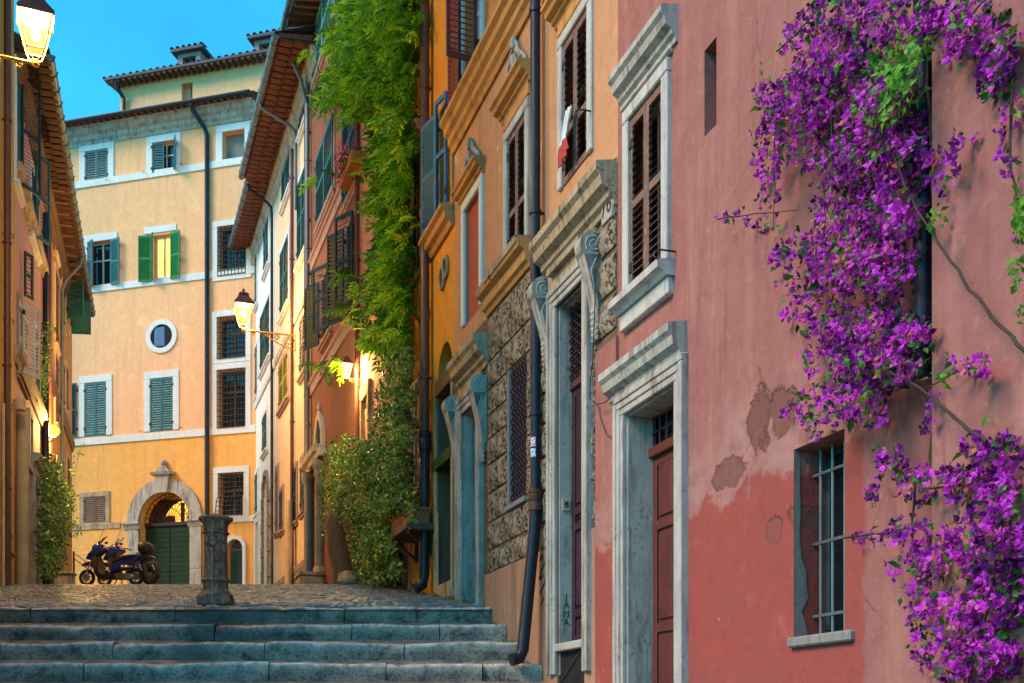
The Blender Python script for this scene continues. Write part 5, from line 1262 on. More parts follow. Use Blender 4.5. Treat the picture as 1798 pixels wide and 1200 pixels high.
cutsets = {0: [-8.2,-6.6,-4.62,-2.30,-1.30,-.12], 1: [-8.2,-6.05,-3.9,-2.1,-.95], 2: [-8.2,-6.4,-5.0,-3.1,-1.35], 3: [-8.2,-7.0,-5.1,-2.9,-1.5,-.35]}
for k, (y, z) in enumerate(zip(STEP_Y, STEP_Z)):
    xl, xr = lx(y)+.02, rx(y)-.03
    cuts = [c_ for c_ in cutsets.get(k, []) if xl+.3 < c_ < xr-.3]
    if not cuts:
        x = xl+1+random.random()
        while x < xr-.6: cuts.append(x); x += random.uniform(.9, 2.2)
    cuts = [xl]+cuts+[xr]
    for q0, q1 in zip(cuts[:-1], cuts[1:]): sd_ += 1; step_block(q0, q1, y, z, .30, .215, sd_)
    # sloping cobbled ramp between this nose and the riser above it
    yb, zb_ = (STEP_Y[k-1], STEP_Z[k-1]-.20) if k else (y+.6, z+.10)
    mb = MB(); n = 60; V = []
    for i in range(n+1):
        x = xl+(xr-xl)*i/n
        for j in range(6): t = j/5; V.append((x, y+.26+(yb+.06-y-.26)*t, z-.012+(zb_-z+.012)*t+.012*noise.noise(Vector((x*3, j*.8, k)))))
    mb.add(V, [(i*6+j, i*6+j+1, (i+1)*6+j+1, (i+1)*6+j) for i in range(n) for j in range(5)]); part('tread', mb, m_step, STAIRS, 60)
yl, zl_ = STEP_Y[-1], STEP_Z[-1]
mb = MB(); mb.box(lx(7)-.5, rx(5)+1, -12, yl+.1, -.05, -.0); o = part('lower_street', mb, m_farcob, None); o['kind'] = 'structure'
mb = MB()
for k in range(12): mb.box(lx(STEP_Y[k])-.2, rx(STEP_Y[k])+.3, STEP_Y[k]+.05, STEP_Y[k]+1.2, -.05, STEP_Z[k]-.22)
part('stair_core', mb, m_step, STAIRS)
# ================================================================== drinking fountain
def _():
    n = N('mossy_cast_iron'); co = n.coord()
    base = n.mix(n.ramp(n.noise(co, 6, 4, .6), .35, .65), (.20,.085,.05), (.33,.16,.10))
    base = n.mix(n.ramp(n.noise(n.coord(scale=(9,9,2)), 2, 4, .6), .52, .62, 0, .8), base, (.45,.36,.30))
    base = n.mix(n.ramp(n.noise(co, 11, 3), .56, .64, 0, .8), base, (.07,.08,.02))
    n.bump(n.noise(co, 22, 4), .9, .012); return n.out(base, .62, 0, .3)
m_cast = _()
n_ = N('running_water'); n_.out((.75,.8,.85), .04); n_.b.inputs['Transmission Weight'].default_value = .7; n_.b.inputs['IOR'].default_value = 1.33; m_water = n_.m
fy = 16.05; fx = (379-CX)/FPX*fy; fz = street_z(fy)-.02
F = empty('drinking_fountain', (fx, fy, fz), R(4), 'cast iron street drinking fountain with a running spout at the top of the stairs', 'fountain')
k = 1.0
mb = MB(); mb.box(-.225, .225, -.225, .225, 0, .145, .02); part('base', mb, m_cast, F)
mb = MB(); mb.lathe([(.25,.145),(.245,.16),(.195,.215),(.178,.24),(.172,.32)], n=8); part('foot', mb, m_cast, F, 30)
mb = MB(); mb.lathe([(.172,.32),(.172,.335),(.20,.345),(.205,.362),(.20,.378),(.168,.39)], n=20); part('lower_band', mb, m_cast, F, 30)
mb = MB()
V = []; K = 40
prof = [(.168,.39),(.162,.6),(.158,.85),(.160,1.0),(.164,1.015)]
for r_, z_ in prof:
    for q in range(K):
        fl = .010*(1 if q % 5 in (0,) else 0); a_ = 2*math.pi*q/K; V.append(((r_-fl)*math.cos(a_), (r_-fl)*math.sin(a_), z_))
mb.add(V, [(i*K+q, i*K+(q+1) % K, (i+1)*K+(q+1) % K, (i+1)*K+q) for i in range(len(prof)-1) for q in range(K)]); part('column', mb, m_cast, F, 30)
mb = MB(); mb.lathe([(.164,1.01),(.186,1.018),(.19,1.03),(.184,1.042),(.166,1.05)], n=24); part('upper_band', mb, m_cast, F, 30)
mb = MB(); mb.lathe([(.166,1.05),(.168,1.12),(.185,1.17),(.225,1.205),(.238,1.215),(.238,1.245),(.21,1.255),(.10,1.26)], n=24); part('cap', mb, m_cast, F, 30)
mb = MB(); mb.lathe([(.105,1.256),(.10,1.275),(.085,1.295),(.05,1.31),(.001,1.315)], n=18); part('dome', mb, m_cast, F, True)
mb = MB()
mb.sphere((-.01,-.165,.90), .075, 12, (.85,.45,1.15)); mb.sphere((-.01,-.19,.86), .045, 10, (.9,.7,.9)); mb.sphere((-.055,-.17,.97), .03, 8); mb.sphere((.035,-.17,.97), .03, 8); mb.sphere((-.01,-.168,1.0), .032, 8)
part('mask', mb, m_cast, F, True)
mb = MB(); mb.tube([(-.01,-.15,.80), (-.01,-.20,.79), (-.01,-.235,.765), (-.01,-.243,.735)], .022, 8); sp_ = part('spout', mb, m_cast, F, True)
mb = MB(); mb.tube([(-.01,-.243,.74), (-.009,-.246,.6), (-.006,-.25,.4), (-.004,-.253,.2), (-.002,-.256,.0)], [.013,.011,.010,.011,.014], 8); part('water_jet', mb, m_water, F, True)
# ================================================================== motor scooter
SC = Vector(((196-CX)/FPX*30.2, 30.2, street_z(30.2)+.0))
S = empty('motor_scooter', SC, R(-8), 'dark blue motor scooter with a windscreen and a top box parked by the green door', 'scooter')
n_ = N('blue_paint'); n_.out((.016,.024,.20), .18, .1); n_.b.inputs['Coat Weight'].default_value = .6; m_sblue = n_.m
m_black = N('black_plastic').out((.018,.016,.018), .42); m_tyre = N('tyre_rubber').out((.02,.02,.02), .85); m_chrome = N('alloy').out((.42,.38,.36), .3, .9); m_seat = N('seat_vinyl').out((.022,.018,.02), .5)
m_plate = N('number_plate_white').out((.7,.75,.8), .4); m_redlens = N('red_lens').out((.5,.01,.01), .2)
n_ = N('headlamp_lens'); n_.out((.75,.75,.72), .08); m_hl = n_.m
n_ = N('windscreen'); n_.out((.9,.85,.75), .05); n_.b.inputs['Transmission Weight'].default_value = .95; n_.b.inputs['IOR'].default_value = 1.05; n_.b.inputs['Alpha'].default_value = .35; m_ws = n_.m
q = lambda X, Y: ((X-770)*.0015, (1105-Y)*.0015)
def body(name, pts, t, m, inset=.82, par=None):
    P_ = [q(*p) for p in pts]; cx_ = sum(p[0] for p in P_)/len(P_); cz_ = sum(p[1] for p in P_)/len(P_); n = len(P_); V = []
    for y, s_ in ((-t, inset), (-t*.8, .95), (-t*.5, 1), (t*.5, 1), (t*.8, .95), (t, inset)): V += [(cx_+(x-cx_)*s_, y, cz_+(z-cz_)*s_) for x, z in P_]
    mb = MB(); mb.add(V, [(r_*n+i, r_*n+(i+1) % n, (r_+1)*n+(i+1) % n, (r_+1)*n+i) for r_ in range(5) for i in range(n)]+[tuple(range(n))[::-1], tuple(range(5*n, 6*n))])
    return part(name, mb, m, par or S, 50)
def wheel(cx_, cz_, r):
    mb = MB(); mb.tube([(cx_+r*.82*math.cos(a_), 0, cz_+r*.82*math.sin(a_)) for a_ in [2*math.pi*i/24 for i in range(24)]], r*.2, 8, closed=True); w_ = part('wheel', mb, m_tyre, S, True)
    mb = MB(); mb.tube([(cx_+r*.64*math.cos(a_), 0, cz_+r*.64*math.sin(a_)) for a_ in [2*math.pi*i/24 for i in range(24)]], r*.07, 6, closed=True)
    for i in range(6): a_ = math.pi*i/3+.3; mb.tube([(cx_, 0, cz_), (cx_+r*.64*math.cos(a_), 0, cz_+r*.64*math.sin(a_))], .014, 5)
    mb.lathe([(.045,-.04),(.05,0),(.045,.04)], (cx_, 0, cz_), 10, axis='y'); part('rim', mb, m_chrome, w_, True)
    mb = MB(); mb.lathe([(r*.45,-.055),(r*.45,-.05)], (cx_, 0, cz_), 16, axis='y'); part('brake_disc', mb, m_chrome, w_)
wheel(-.69, .225, .225); wheel(.69, .225, .225)
body('front_fender', [(205,745),(250,700),(330,672),(420,670),(440,720),(420,770),(330,745),(270,760)], .075, m_sblue)
body('front_fairing', [(320,630),(370,540),(440,480),(455,400),(520,352),(600,365),(700,455),(690,490),(600,520),(530,580),(470,640),(400,650)], .17, m_sblue)
body('leg_shield', [(432,640),(520,560),(560,640),(600,900),(640,925),(540,955),(500,900)], .20, m_black)
body('floorboard', [(520,905),(740,905),(860,900),(900,960),(820,995),(560,985)], .19, m_black)
body('side_panel', [(765,900),(785,750),(900,680),(1100,635),(1290,580),(1320,610),(1270,675),(1080,720),(960,800),(880,880)], .15, m_sblue)
body('seat', [(785,690),(800,620),(900,615),(1040,575),(1200,560),(1290,572),(1240,600),(1080,632),(900,675),(830,700)], .14, m_seat)
body('top_box', [(1300,400),(1350,355),(1440,345),(1520,385),(1550,440),(1535,520),(1480,560),(1340,560),(1300,500)], .19, m_black, .75)
body('luggage_rack', [(1215,540),(1260,525),(1310,565),(1460,575),(1450,650),(1330,690),(1290,620)], .09, m_black)
body('engine', [(900,880),(1010,890),(1190,900),(1235,960),(1150,1000),(960,990),(760,985),(850,900)], .13, m_chrome)
mb = MB(); p0, p1 = q(990, 830), q(1240, 820); mb.tube([(p0[0], -.19, p0[1]), (p0[0]+.05, -.19, p0[1]+.01), (p1[0]-.04, -.19, p1[1]+.01), (p1[0], -.19, p1[1])], [.03,.062,.062,.04], 10); part('silencer', mb, m_black, S, True)
for X_ in (1030, 1105): p = q(X_, 778); mb = MB(); mb.box(p[0]-.03, p[0]+.03, -.19, -.16, p[1]-.018, p[1]+.018, .006); part('foot_peg', mb, m_chrome, S)
p = q(1265, 760); mb = MB(); mb.sphere((p[0], 0, p[1]), .045, 8, (.8, 2.2, .8)); part('tail_light', mb, m_redlens, S, True)
p0, p1 = q(1320, 735), q(1365, 850); mb = MB(); mb.add([(p0[0], -.1, p0[1]), (p0[0], .1, p0[1]), (p1[0], .1, p1[1]), (p1[0], -.1, p1[1]), (p0[0]-.012, -.1, p0[1]), (p0[0]-.012, .1, p0[1]), (p1[0]-.012, .1, p1[1]), (p1[0]-.012, -.1, p1[1])], [(0,1,2,3),(4,5,6,7),(0,1,5,4),(2,3,7,6),(0,3,7,4),(1,2,6,5)]); part('licence_plate', mb, m_plate, S)
body('rear_mudguard', [(1330,690),(1400,720),(1440,960),(1400,990),(1370,900),(1300,780)], .07, m_black)
p = q(505, 415); mb = MB(); mb.sphere((p[0]-.01, -.06, p[1]), .075, 10, (.7, 1.6, .7)); part('headlamp', mb, m_hl, S, True)
p = q(1000, 545); mb = MB(); mb.sphere((p[0], -.1, p[1]), .04, 8); part('seat_knob', mb, m_black, S, True)
for s_, (A, B) in ((-1, ((560,380),(720,280))), (1, ((520,330),(590,200)))):
    a_, b_ = q(*A), q(*B); mb = MB(); mb.tube([(a_[0], s_*.12, a_[1]), (b_[0], s_*.26, b_[1])], .014, 6); part('mirror_stalk', mb, m_black, S)
for s_, A in ((-1, (775,375)), (1, (435,300))):
    a_ = q(*A); mb = MB(); mb.sphere((a_[0], s_*.3, a_[1]), .055, 10, (1, .5, .7)); part('mirror', mb, m_black, S, True)
for s_ in (-1, 1): a_ = q(650, 420); mb = MB(); mb.tube([(a_[0]-.05, 0, a_[1]), (a_[0], s_*.18, a_[1]+.02), (a_[0]+.12, s_*.32, a_[1]-.01)], .018, 6); part('handlebar', mb, m_black, S)
V = []; K = 7
for i in range(K):
    t = i/(K-1); x0, z0 = q(530+110*t, 350-285*t)
    w_ = .17*(1-.25*t*t)
    for j in range(5): s_ = j/2-1; V.append((x0+.10*s_*s_, s_*w_, z0-.03*s_*s_*t))
mb = MB(); mb.add(V, [(i*5+j, i*5+j+1, (i+1)*5+j+1, (i+1)*5+j) for i in range(K-1) for j in range(4)]); part('windscreen', mb, m_ws, S, True)
fk = MB(); a_, b_ = q(300, 910), q(430, 640); 
for s_ in (-1, 1): fk.tube([(a_[0], s_*.07, a_[1]), (b_[0], s_*.07, b_[1])], .02, 6)
part('front_fork', fk, m_chrome, S)
mb = MB(); a_, b_ = q(930, 960), q(880, 1095); mb.tube([(a_[0], -.1, a_[1]), (b_[0], -.16, b_[1])], .014, 6); part('side_stand', mb, m_black, S)
# a second, black scooter stands close behind it
S2 = S.copy(); COL.objects.link(S2); S2.location = SC+Vector((.16, .75, .09)); S2.rotation_euler = (0, 0, R(-14)); S2['label'] = 'second scooter half hidden behind the dark blue one'
S['group'] = S2['group'] = 'scooters parked by the green door'
for ch in list(S.children):
    if ch.name.startswith(('top_box', 'luggage_rack')): continue
    c_ = ch.copy(); COL.objects.link(c_); c_.parent = S2
    for g_ in ch.children: d_ = g_.copy(); COL.objects.link(d_); d_.parent = c_
# ================================================================== small things
Hq = Frame(LB(721), NB, 0); Hs2 = Frame(LA(1085), NA, 0)
def at_px(px, Y): return (px-CX)/FPX*Y
# terracotta planter on an iron shelf
u0, u1 = Hq.u(733, .3), Hq.u(700, .3); z0, z1 = Hq.z(715, 921, .42), Hq.z(715, 893, .42); w0 = Hq.world(u0, 0, z0)
PL = empty('planter_box', Hq.world((u0+u1)/2, .26, z0), Hq.rz, 'terracotta trough on a dark bracket shelf below the pale shutter', 'planter'); hw = abs(u1-u0)/2
mb = MB(); h_ = z1-z0; t = .03
mb.box(-hw, hw, -.17, -.17+t, 0, h_, .006); mb.box(-hw, hw, .17-t, .17, 0, h_, .006); mb.box(-hw, -hw+t, -.17+t, .17-t, 0, h_); mb.box(hw-t, hw, -.17+t, .17-t, 0, h_); mb.box(-hw+t, hw-t, -.17+t, .17-t, 0, h_*.8); part('trough', mb, m_pot, PL)
mb = MB(); ring(mb, -hw+.02, hw-.02, 0, 0, .03, 0, 0); mb = MB(); mb.box(-hw-.015, hw+.015, -.185, .185, h_-.05, h_+.001, .008); part('rim', mb, m_pot, PL)
SH = empty('wall_shelf', Hq.world((u0+u1)/2, 0, z0-.14), Hq.rz, 'dark wooden shelf on brackets under the terracotta trough', 'shelf')
mb = MB(); mb.box(-hw-.06, hw+.06, 0, .50, .02, .135, .015); part('board', mb, m_wood, SH)
for s_ in (-1, 1): mb = MB(); mb.slab([(0,0)]*0 or [(s_*hw*.7-.03, -.35), (s_*hw*.7+.03, -.35), (s_*hw*.7+.03, .02), (s_*hw*.7-.03, .02)], 0, .06); mb.tube([(s_*hw*.7, .05, -.3), (s_*hw*.7, .42, .01)], .025, 6); part('bracket', mb, m_redwood, SH)
# flower box with red blossoms
Hb = Frame(LB(632), NB, 0); u0, u1 = Hb.u(628, .2), Hb.u(606, .2); z0 = Hb.z(615, 292, .3)
FB = empty('flower_box', Hb.world((u0+u1)/2, .2, z0), Hb.rz, 'window box full of red flowers, high on the terracotta house', 'flower box'); hw = abs(u1-u0)/2
mb = MB(); mb.box(-hw, hw, -.14, .14, 0, .22, .015); part('box', mb, m_pot, FB)
# stone mounting block with a drum on it
Y = 29.2; X = at_px(552, Y); Zb = street_z(Y)-.1
MBK = empty('mounting_block', (X, Y, Zb), R(18), 'low stone platform against the wall where the dark drainpipe ends', 'stone block')
mb = MB(); mb.box(-.42, .42, -.45, .45, 0, .30, .03); part('plinth', mb, m_trav_y, MBK); mb = MB(); mb.box(-.46, .46, -.49, .49, .301, .40, .02); part('slab', mb, m_trav_y, MBK)
DR = MB(); DR.lathe([(.18,0),(.2,.02),(.2,.13),(.17,.17),(.001,.175)], n=18); o = put('stone_drum', DR.mesh('stone_drum', m_trav_y, True), None, (X+.18, Y-.05, Zb+.402)); tag(o, 'round pale stone lying on the stone platform', 'stone')
def boulder(px, Y, w_, h_, seed, label, m):
    mb = MB(); mb.sphere((0,0,0), 1, 14, (1,1,1)); V = []
    for x, y, z in mb.v:
        d = 1+.28*noise.noise(Vector((x*1.6+seed, y*1.6, z*1.6)))+.08*noise.noise(Vector((x*5, y*5+seed, z*5))); V.append((x*w_/2*d, y*w_*.4*d, (z*.5+.42)*h_*d))
    mb.v = V; o = put('boulder', mb.mesh('boulder', m, True, merge=True), None, (at_px(px, Y), Y, street_z(Y)-.03)); tag(o, label, 'stone')
boulder(611, 23.4, .52, .34, 3, 'rounded buff boulder at the foot of the leaning trunk', m_trav_y); boulder(650, 22.2, .28, .3, 8, 'small upright stone between the boulder and the ochre block', m_trav_y)
Y = 21.9; mb = MB(); mb.box(-.24, .24, -.2, .2, 0, .34, .035); o = put('kerb_block', mb.mesh('kerb_block', m_gold, 40), None, (at_px(677, Y), Y, street_z(Y)-.05), (0, 0, R(15))); tag(o, 'low ochre stone block beside the red timber post', 'stone block')
# cloth hanging over the shutter
u0, u1 = Hs2.u(1003, .1), Hs2.u(986, .1); zt, zb_ = Hs2.z(994, 195, .1), Hs2.z(994, 282, .1); NXc, NZc = 9, 22
CL = empty('hanging_cloth', Hs2.world((u0+u1)/2, .09, zb_), Hs2.rz, 'white and red cloth hanging from the shutter above the big doorway', 'cloth')
for nm, r0, r1, m in (('white_part', 9, 22, m_fabric), ('red_part', 0, 9, m_fabric_r)):
    V = []
    for j in range(r0, r1+1):
        for i in range(NXc+1):
            s_ = i/NXc-.5; t = j/NZc; V.append((s_*(u1-u0)*(.55+.55*(1-t))+.05*math.sin(t*4), .02*math.sin(i*1.7+t*3)+.04*(1-t), (zt-zb_)*t-.10*s_*(1-t)))
    W = NXc+1; mb = MB(); mb.add(V, [(j*W+i, j*W+i+1, (j+1)*W+i+1, (j+1)*W+i) for j in range(r1-r0) for i in range(NXc)]); o = part(nm, mb, m, CL, True)
    md_ = o.modifiers.new('thickness', 'SOLIDIFY'); md_.thickness = .006
# loose black cable
mb = MB(); pts = [(1046,470),(1044,560),(1040,640),(1036,672),(1040,700),(1052,711),(1066,708),(1076,700)]
mb.tube([Hs2.world(Hs2.u(x, .09), .09+(.03 if i > 3 else 0), Hs2.z(x, y, .09)) for i, (x, y) in enumerate(pts)], .006, 5); o = put('loose_cable', mb.mesh('loose_cable', m_iron)); tag(o, 'thin black cable looping from the big doorway to the pink wall', 'cable')
mb = MB(); pts = [(1050,712),(1056,740),(1064,762),(1078,773)]; mb.tube([Hs2.world(Hs2.u(x, .05), .05, Hs2.z(x, y, .05)) for x, y in pts], .005, 5); o = put('loose_cable', mb.mesh('loose_cable', m_iron)); tag(o, 'short black cable end dangling below the looping one on the pink wall', 'cable')
# rod leaning at the threshold
pA = Hs2.world(Hs2.u(1019, .05), .05, Hs2.z(1019, 1145, .05)); pB = Hs2.world(Hs2.u(985, .12), .12, Hs2.z(985, 1200, .12)); mb = MB(); mb.tube([pA, pB+(pB-pA)*.5], .014, 6); o = put('iron_rod', mb.mesh('iron_rod', m_pipe)); tag(o, 'dark iron rod leaning across the threshold of the big doorway', 'rod')
# low white wall and rail by the shrub
Y = 31.5; X = at_px(112, Y); mb = MB(); mb.box(-.3, .26, -.2, .2, 0, .36, .02); mb.box(-.33, .29, -.23, .23, .361, .42, .012); o = put('low_wall', mb.mesh('low_wall', m_trav), None, (X, Y, street_z(Y)-.05)); tag(o, 'low white wall end at the foot of the green shrub', 'wall')
RL = empty('handrail', (X+.2, Y, street_z(Y)), 0, 'dark sloping handrail between the shrub and the scooter', 'handrail')
for dz in (0, .16): mb = MB(); mb.tube([(-.05, .3, .98-dz), (.42, .3, .62-dz)], .018, 6); part('rail', mb, m_darkwood, RL)
mb = MB(); mb.tube([(-.04, .3, -.1), (-.04, .3, 1.0)], .03, 6); part('post', mb, m_darkwood, RL)
# ================================================================== plants
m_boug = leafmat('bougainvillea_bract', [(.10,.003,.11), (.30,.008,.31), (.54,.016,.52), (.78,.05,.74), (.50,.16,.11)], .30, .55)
m_bleaf = leafmat('bougainvillea_leaf', [(.012,.05,.015), (.03,.12,.02), (.08,.26,.02), (.16,.42,.03)], .4, .4)
m_vine = leafmat('wisteria_leaf', [(.015,.08,.012), (.06,.23,.012), (.19,.44,.012), (.40,.62,.02), (.66,.70,.03)], .5, .42)
m_ivy = leafmat('ivy_leaf', [(.006,.03,.014), (.022,.095,.028), (.07,.20,.04), (.20,.33,.04), (.42,.42,.06)], .25, .38, .4)
m_stem = stone('stem_bark', (.075,.05,.032), (.045,.032,.022), (.02,.015,.012), .6, 4, .4)
rnd = random.Random(5)
def rot_basis(out, droop=0.0, spin=None):
    z = out.normalized(); t = z.orthogonal().normalized(); a_ = rnd.uniform(0, 2*math.pi) if spin is None else spin
    x = (t*math.cos(a_)+z.cross(t)*math.sin(a_)).normalized(); return Matrix((x, z.cross(x), z)).transposed()
def blossom_geo(r=.036):
    V, F = [], []
    a0 = rnd.uniform(0, 2)
    for k in range(3):
        a_ = a0+k*2*math.pi/3+rnd.uniform(-.25, .25); lift = rnd.uniform(.30, .85); L = r*rnd.uniform(.85, 1.2); w_ = L*.42
        d = Vector((math.cos(a_)*math.cos(lift), math.sin(a_)*math.cos(lift), math.sin(lift))); s_ = Vector((-math.sin(a_), math.cos(a_), 0)); up = d.cross(s_)*-1
        o = len(V)
        V += [Vector((0,0,0)), d*L*.38+s_*w_+up*L*.10, d*L*.5, d*L*.38-s_*w_+up*L*.10, d*L*1.0+up*L*.12]
        F += [(o, o+1, o+2), (o, o+2, o+3), (o+1, o+4, o+2), (o+2, o+4, o+3)]
    return V, F
def leaf_geo(L=.05, wr=.55, fold=.2, droop=.25):
    w_ = L*wr*.5
    return [Vector((0,0,0)), Vector((L*.4, w_, fold*w_)), Vector((L*.45, 0, 0)), Vector((L*.4, -w_, fold*w_)), Vector((L, 0, -droop*L))], [(0,1,2),(0,2,3),(1,4,2),(2,4,3)]
def pinnate_geo(L=.26, n=5, fl=.075):
    V, F = [], []
    def add(base, d, l):
        s_ = Vector((-d.y, d.x, 0)).normalized() if abs(d.x)+abs(d.y) > 1e-4 else Vector((1,0,0)); o = len(V); w_ = l*.23
        tip = base+d*l+Vector((0,0,-l*.25)); V.extend([base, base+d*l*.42+s_*w_+Vector((0,0,-.01)), tip, base+d*l*.42-s_*w_+Vector((0,0,-.01)), base+d*l*.42+Vector((0,0,.004))])
        F.extend([(o, o+1, o+4), (o, o+4, o+3), (o+1, o+2, o+4), (o+4, o+2, o+3)])
    for i in range(n):
        t = (i+.7)/n; b = Vector((L*t, 0, -L*.55*t*t))
        for s_ in (-1, 1): a_ = s_*(1.15-.25*t); add(b, Vector((math.cos(a_), math.sin(a_), -.25)).normalized(), fl*(1-.25*abs(t-.5)))
    add(Vector((L, 0, -L*.55)), Vector((.85, 0, -.5)).normalized(), fl)
    o = len(V); V += [Vector((0,.003,0)), Vector((0,-.003,0)), Vector((L*.5,0,-.14*L)), Vector((L,0,-L*.55))]; F += [(o, o+1, o+2), (o+2, o+3, o)]
    return V, F
def scatter(frame, blobs, v0, v1, per, geo, mbs, size=(.85, 1.2), bias=0, outw=.6, tone=(0, 1), shell=.5):
    """put leaves through the volume of each blob; px blobs are laid on the wall and given depth"""
    pts = []
    for (px, py, rx_, ry_, *q_) in blobs:
        dens = q_[0] if q_ else 1; n = int(rx_*ry_*math.pi*per*dens)
        for _i in range(n):
            a_, r_ = rnd.uniform(0, 2*math.pi), math.sqrt(rnd.random())*(1+rnd.gauss(0, .10))
            x, y = px+rx_*r_*math.cos(a_), py+ry_*r_*math.sin(a_)
            thick = max(.12, 1-.75*r_*r_); v = v0+(v1-v0)*thick*rnd.random()**(shell)
            u, z = frame.hit(x, y, v); pts.append((frame.world(u, v, z), v, (v-v0)/(v1-v0+1e-6)))
    return pts
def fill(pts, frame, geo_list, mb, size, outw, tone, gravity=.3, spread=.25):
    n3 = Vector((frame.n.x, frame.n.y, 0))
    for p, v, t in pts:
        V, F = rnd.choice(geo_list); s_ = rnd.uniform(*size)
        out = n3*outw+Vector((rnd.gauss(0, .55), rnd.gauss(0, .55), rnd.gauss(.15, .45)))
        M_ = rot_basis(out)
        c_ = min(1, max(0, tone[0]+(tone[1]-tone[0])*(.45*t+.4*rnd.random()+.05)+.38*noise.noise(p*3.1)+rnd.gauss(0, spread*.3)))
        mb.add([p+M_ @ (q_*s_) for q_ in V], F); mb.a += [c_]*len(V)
def fill_droop(pts, frame, geo_list, mb, size, tone):
    for p, v, t in pts:
        V, F = rnd.choice(geo_list); s_ = rnd.uniform(*size); base = math.atan2(frame.n.y, frame.n.x)+rnd.gauss(0, .95)
        M_ = Matrix.Rotation(base, 3, 'Z') @ Matrix.Rotation(rnd.gauss(.10, .45), 3, 'Y') @ Matrix.Rotation(rnd.gauss(0, .4), 3, 'X')
        c_ = min(1, max(0, tone[0]+(tone[1]-tone[0])*(.45*t+.35*rnd.random())+.45*noise.noise(p*2.3)+rnd.gauss(.05, .07)))
        mb.add([p+M_ @ (q_*s_) for q_ in V], F); mb.a += [c_]*len(V)
def stems(P, frame, lists, m, r):
    for k, (pts, rr) in enumerate(lists):
        mb = MB(); W = []
        for i, (x, y, v) in enumerate(pts): u, z = frame.hit(x, y, v); W.append(frame.world(u, v, z)-P.location)
        sm = []
        for i in range(len(W)-1):
            for j in range(4): t = j/4; sm.append(W[i].lerp(W[i+1], t)+Vector((noise.noise(W[i]*3+Vector((j,0,k)))*.02, noise.noise(W[i]*3+Vector((j,5,k)))*.02, 0)))
        sm.append(W[-1]); n = len(sm); mb.tube(sm, [rr*(1-.55*i/n) for i in range(n)], 6); part('stem', mb, m, P, True)
def rel(mb, loc): mb.v = [(x-loc[0], y-loc[1], z-loc[2]) for x, y, z in mb.v]; return mb
# ------------------------------------------------------------------ bougainvillea
Hp = Frame((4.738-.3205*3, 3.0), NA, 0.0)
base_ = Hp.world(Hp.u(1650, .1), .12, .0)
B = empty('bougainvillea', base_, 0, 'purple flowering bougainvillea hanging in masses down the pink wall', 'climbing plant')
blobs = [(1560,35,140,50),(1470,95,70,55),(1500,170,120,75),(1400,190,62,62),(1352,185,26,45,.9),(1350,260,26,60,.9),(1352,330,24,60,.6),(1395,262,24,40,.3),(1440,130,50,50),
 (1520,270,95,75),(1455,290,52,46,.6),(1560,370,70,70),(1470,385,48,55,.75),(1395,425,26,34,.6),(1372,462,24,40,.6),(1500,460,90,65),(1425,495,32,40,.55),(1560,470,60,60,.8),(1440,560,40,38,.6),(1388,535,18,36,.55),
 (1530,585,95,48,1.2),(1600,590,45,38,1),(1480,640,70,45,1),(1560,640,75,40,1.1),(1500,700,55,42,1),(1445,700,35,30,.7),(1400,720,24,30,.6),(1440,750,30,22,.6),(1530,730,35,22,.6),
 (1690,640,30,26,.8),(1725,640,16,26,.8),(1640,700,18,22,.6),(1632,745,16,16,.6),
 (1700,40,80,55,1),(1755,90,48,70,1),(1775,190,24,60,.6),(1735,150,25,40,.5),(1680,90,40,30,.7),(1770,280,18,40,.4),(1650,300,40,50,.35),(1690,250,24,30,.4),(1600,260,40,60,.5),(1790,400,12,60,.3),
 (1395,62,20,24,1.3),(1425,25,22,12,1.1),(1378,88,12,12,1.1),(1445,5,20,10,1),(1275,382,16,8,.8),(1300,372,16,10,.7),(1320,395,14,12,.6),(1345,400,22,14,.6),
 (1560,815,32,32,.7),(1620,850,55,34,.7),(1720,790,38,30,.9),(1765,800,36,50,1.1),(1700,850,60,45,1),(1760,880,45,60,1.1),(1530,870,18,16,.6),(1600,935,45,28,.55),(1520,945,28,12,.7),(1570,950,30,12,.5),
 (1720,950,80,60,1.1),(1650,990,55,40,.75),(1600,1000,40,36,.5),(1740,1050,70,70,1.2),(1670,1080,55,50,.8),(1620,1060,36,50,.6),(1740,1150,70,60,1.2),(1665,1160,45,50,.8),(1625,1130,24,40,.5),(1790,1000,30,110,1.1)]
geos = [blossom_geo() for _ in range(14)]
pts = scatter(Hp, blobs, .06, .55, .024, None, None, shell=.7)
pts = [p_ for p_ in pts if noise.noise(p_[0]*5.5) > -.20+.22*rnd.random()-.1]
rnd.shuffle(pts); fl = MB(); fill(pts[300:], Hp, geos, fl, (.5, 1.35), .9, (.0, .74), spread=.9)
# a few dried bracts
for i in range(0, len(fl.a), 15):
    if rnd.random() < .02:
        for j in range(i, min(i+15, len(fl.a))): fl.a[j] = 1.0
part('blossoms', rel(fl, base_), m_boug, B, False, 'stuff', fix=False)
bm_ = []
for k in range(10): V, F = geos[k]; mk = MB(); mk.add(V, F); mk.a = [rnd.uniform(.35, .72)]*len(V); bm_.append(mk.mesh('blossom', m_boug, fix=False))
n3 = Vector((Hp.n.x, Hp.n.y, 0))
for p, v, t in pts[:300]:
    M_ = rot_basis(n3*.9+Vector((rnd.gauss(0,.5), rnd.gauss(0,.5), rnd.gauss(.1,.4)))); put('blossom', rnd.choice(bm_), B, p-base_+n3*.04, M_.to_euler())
lblobs = [(x, y, rx_*1.02, ry_*1.02, (q_[0] if q_ else 1)) for x, y, rx_, ry_, *q_ in blobs]
lg = [leaf_geo(.055*k_, .6) for k_ in (.8, 1, 1.25)]
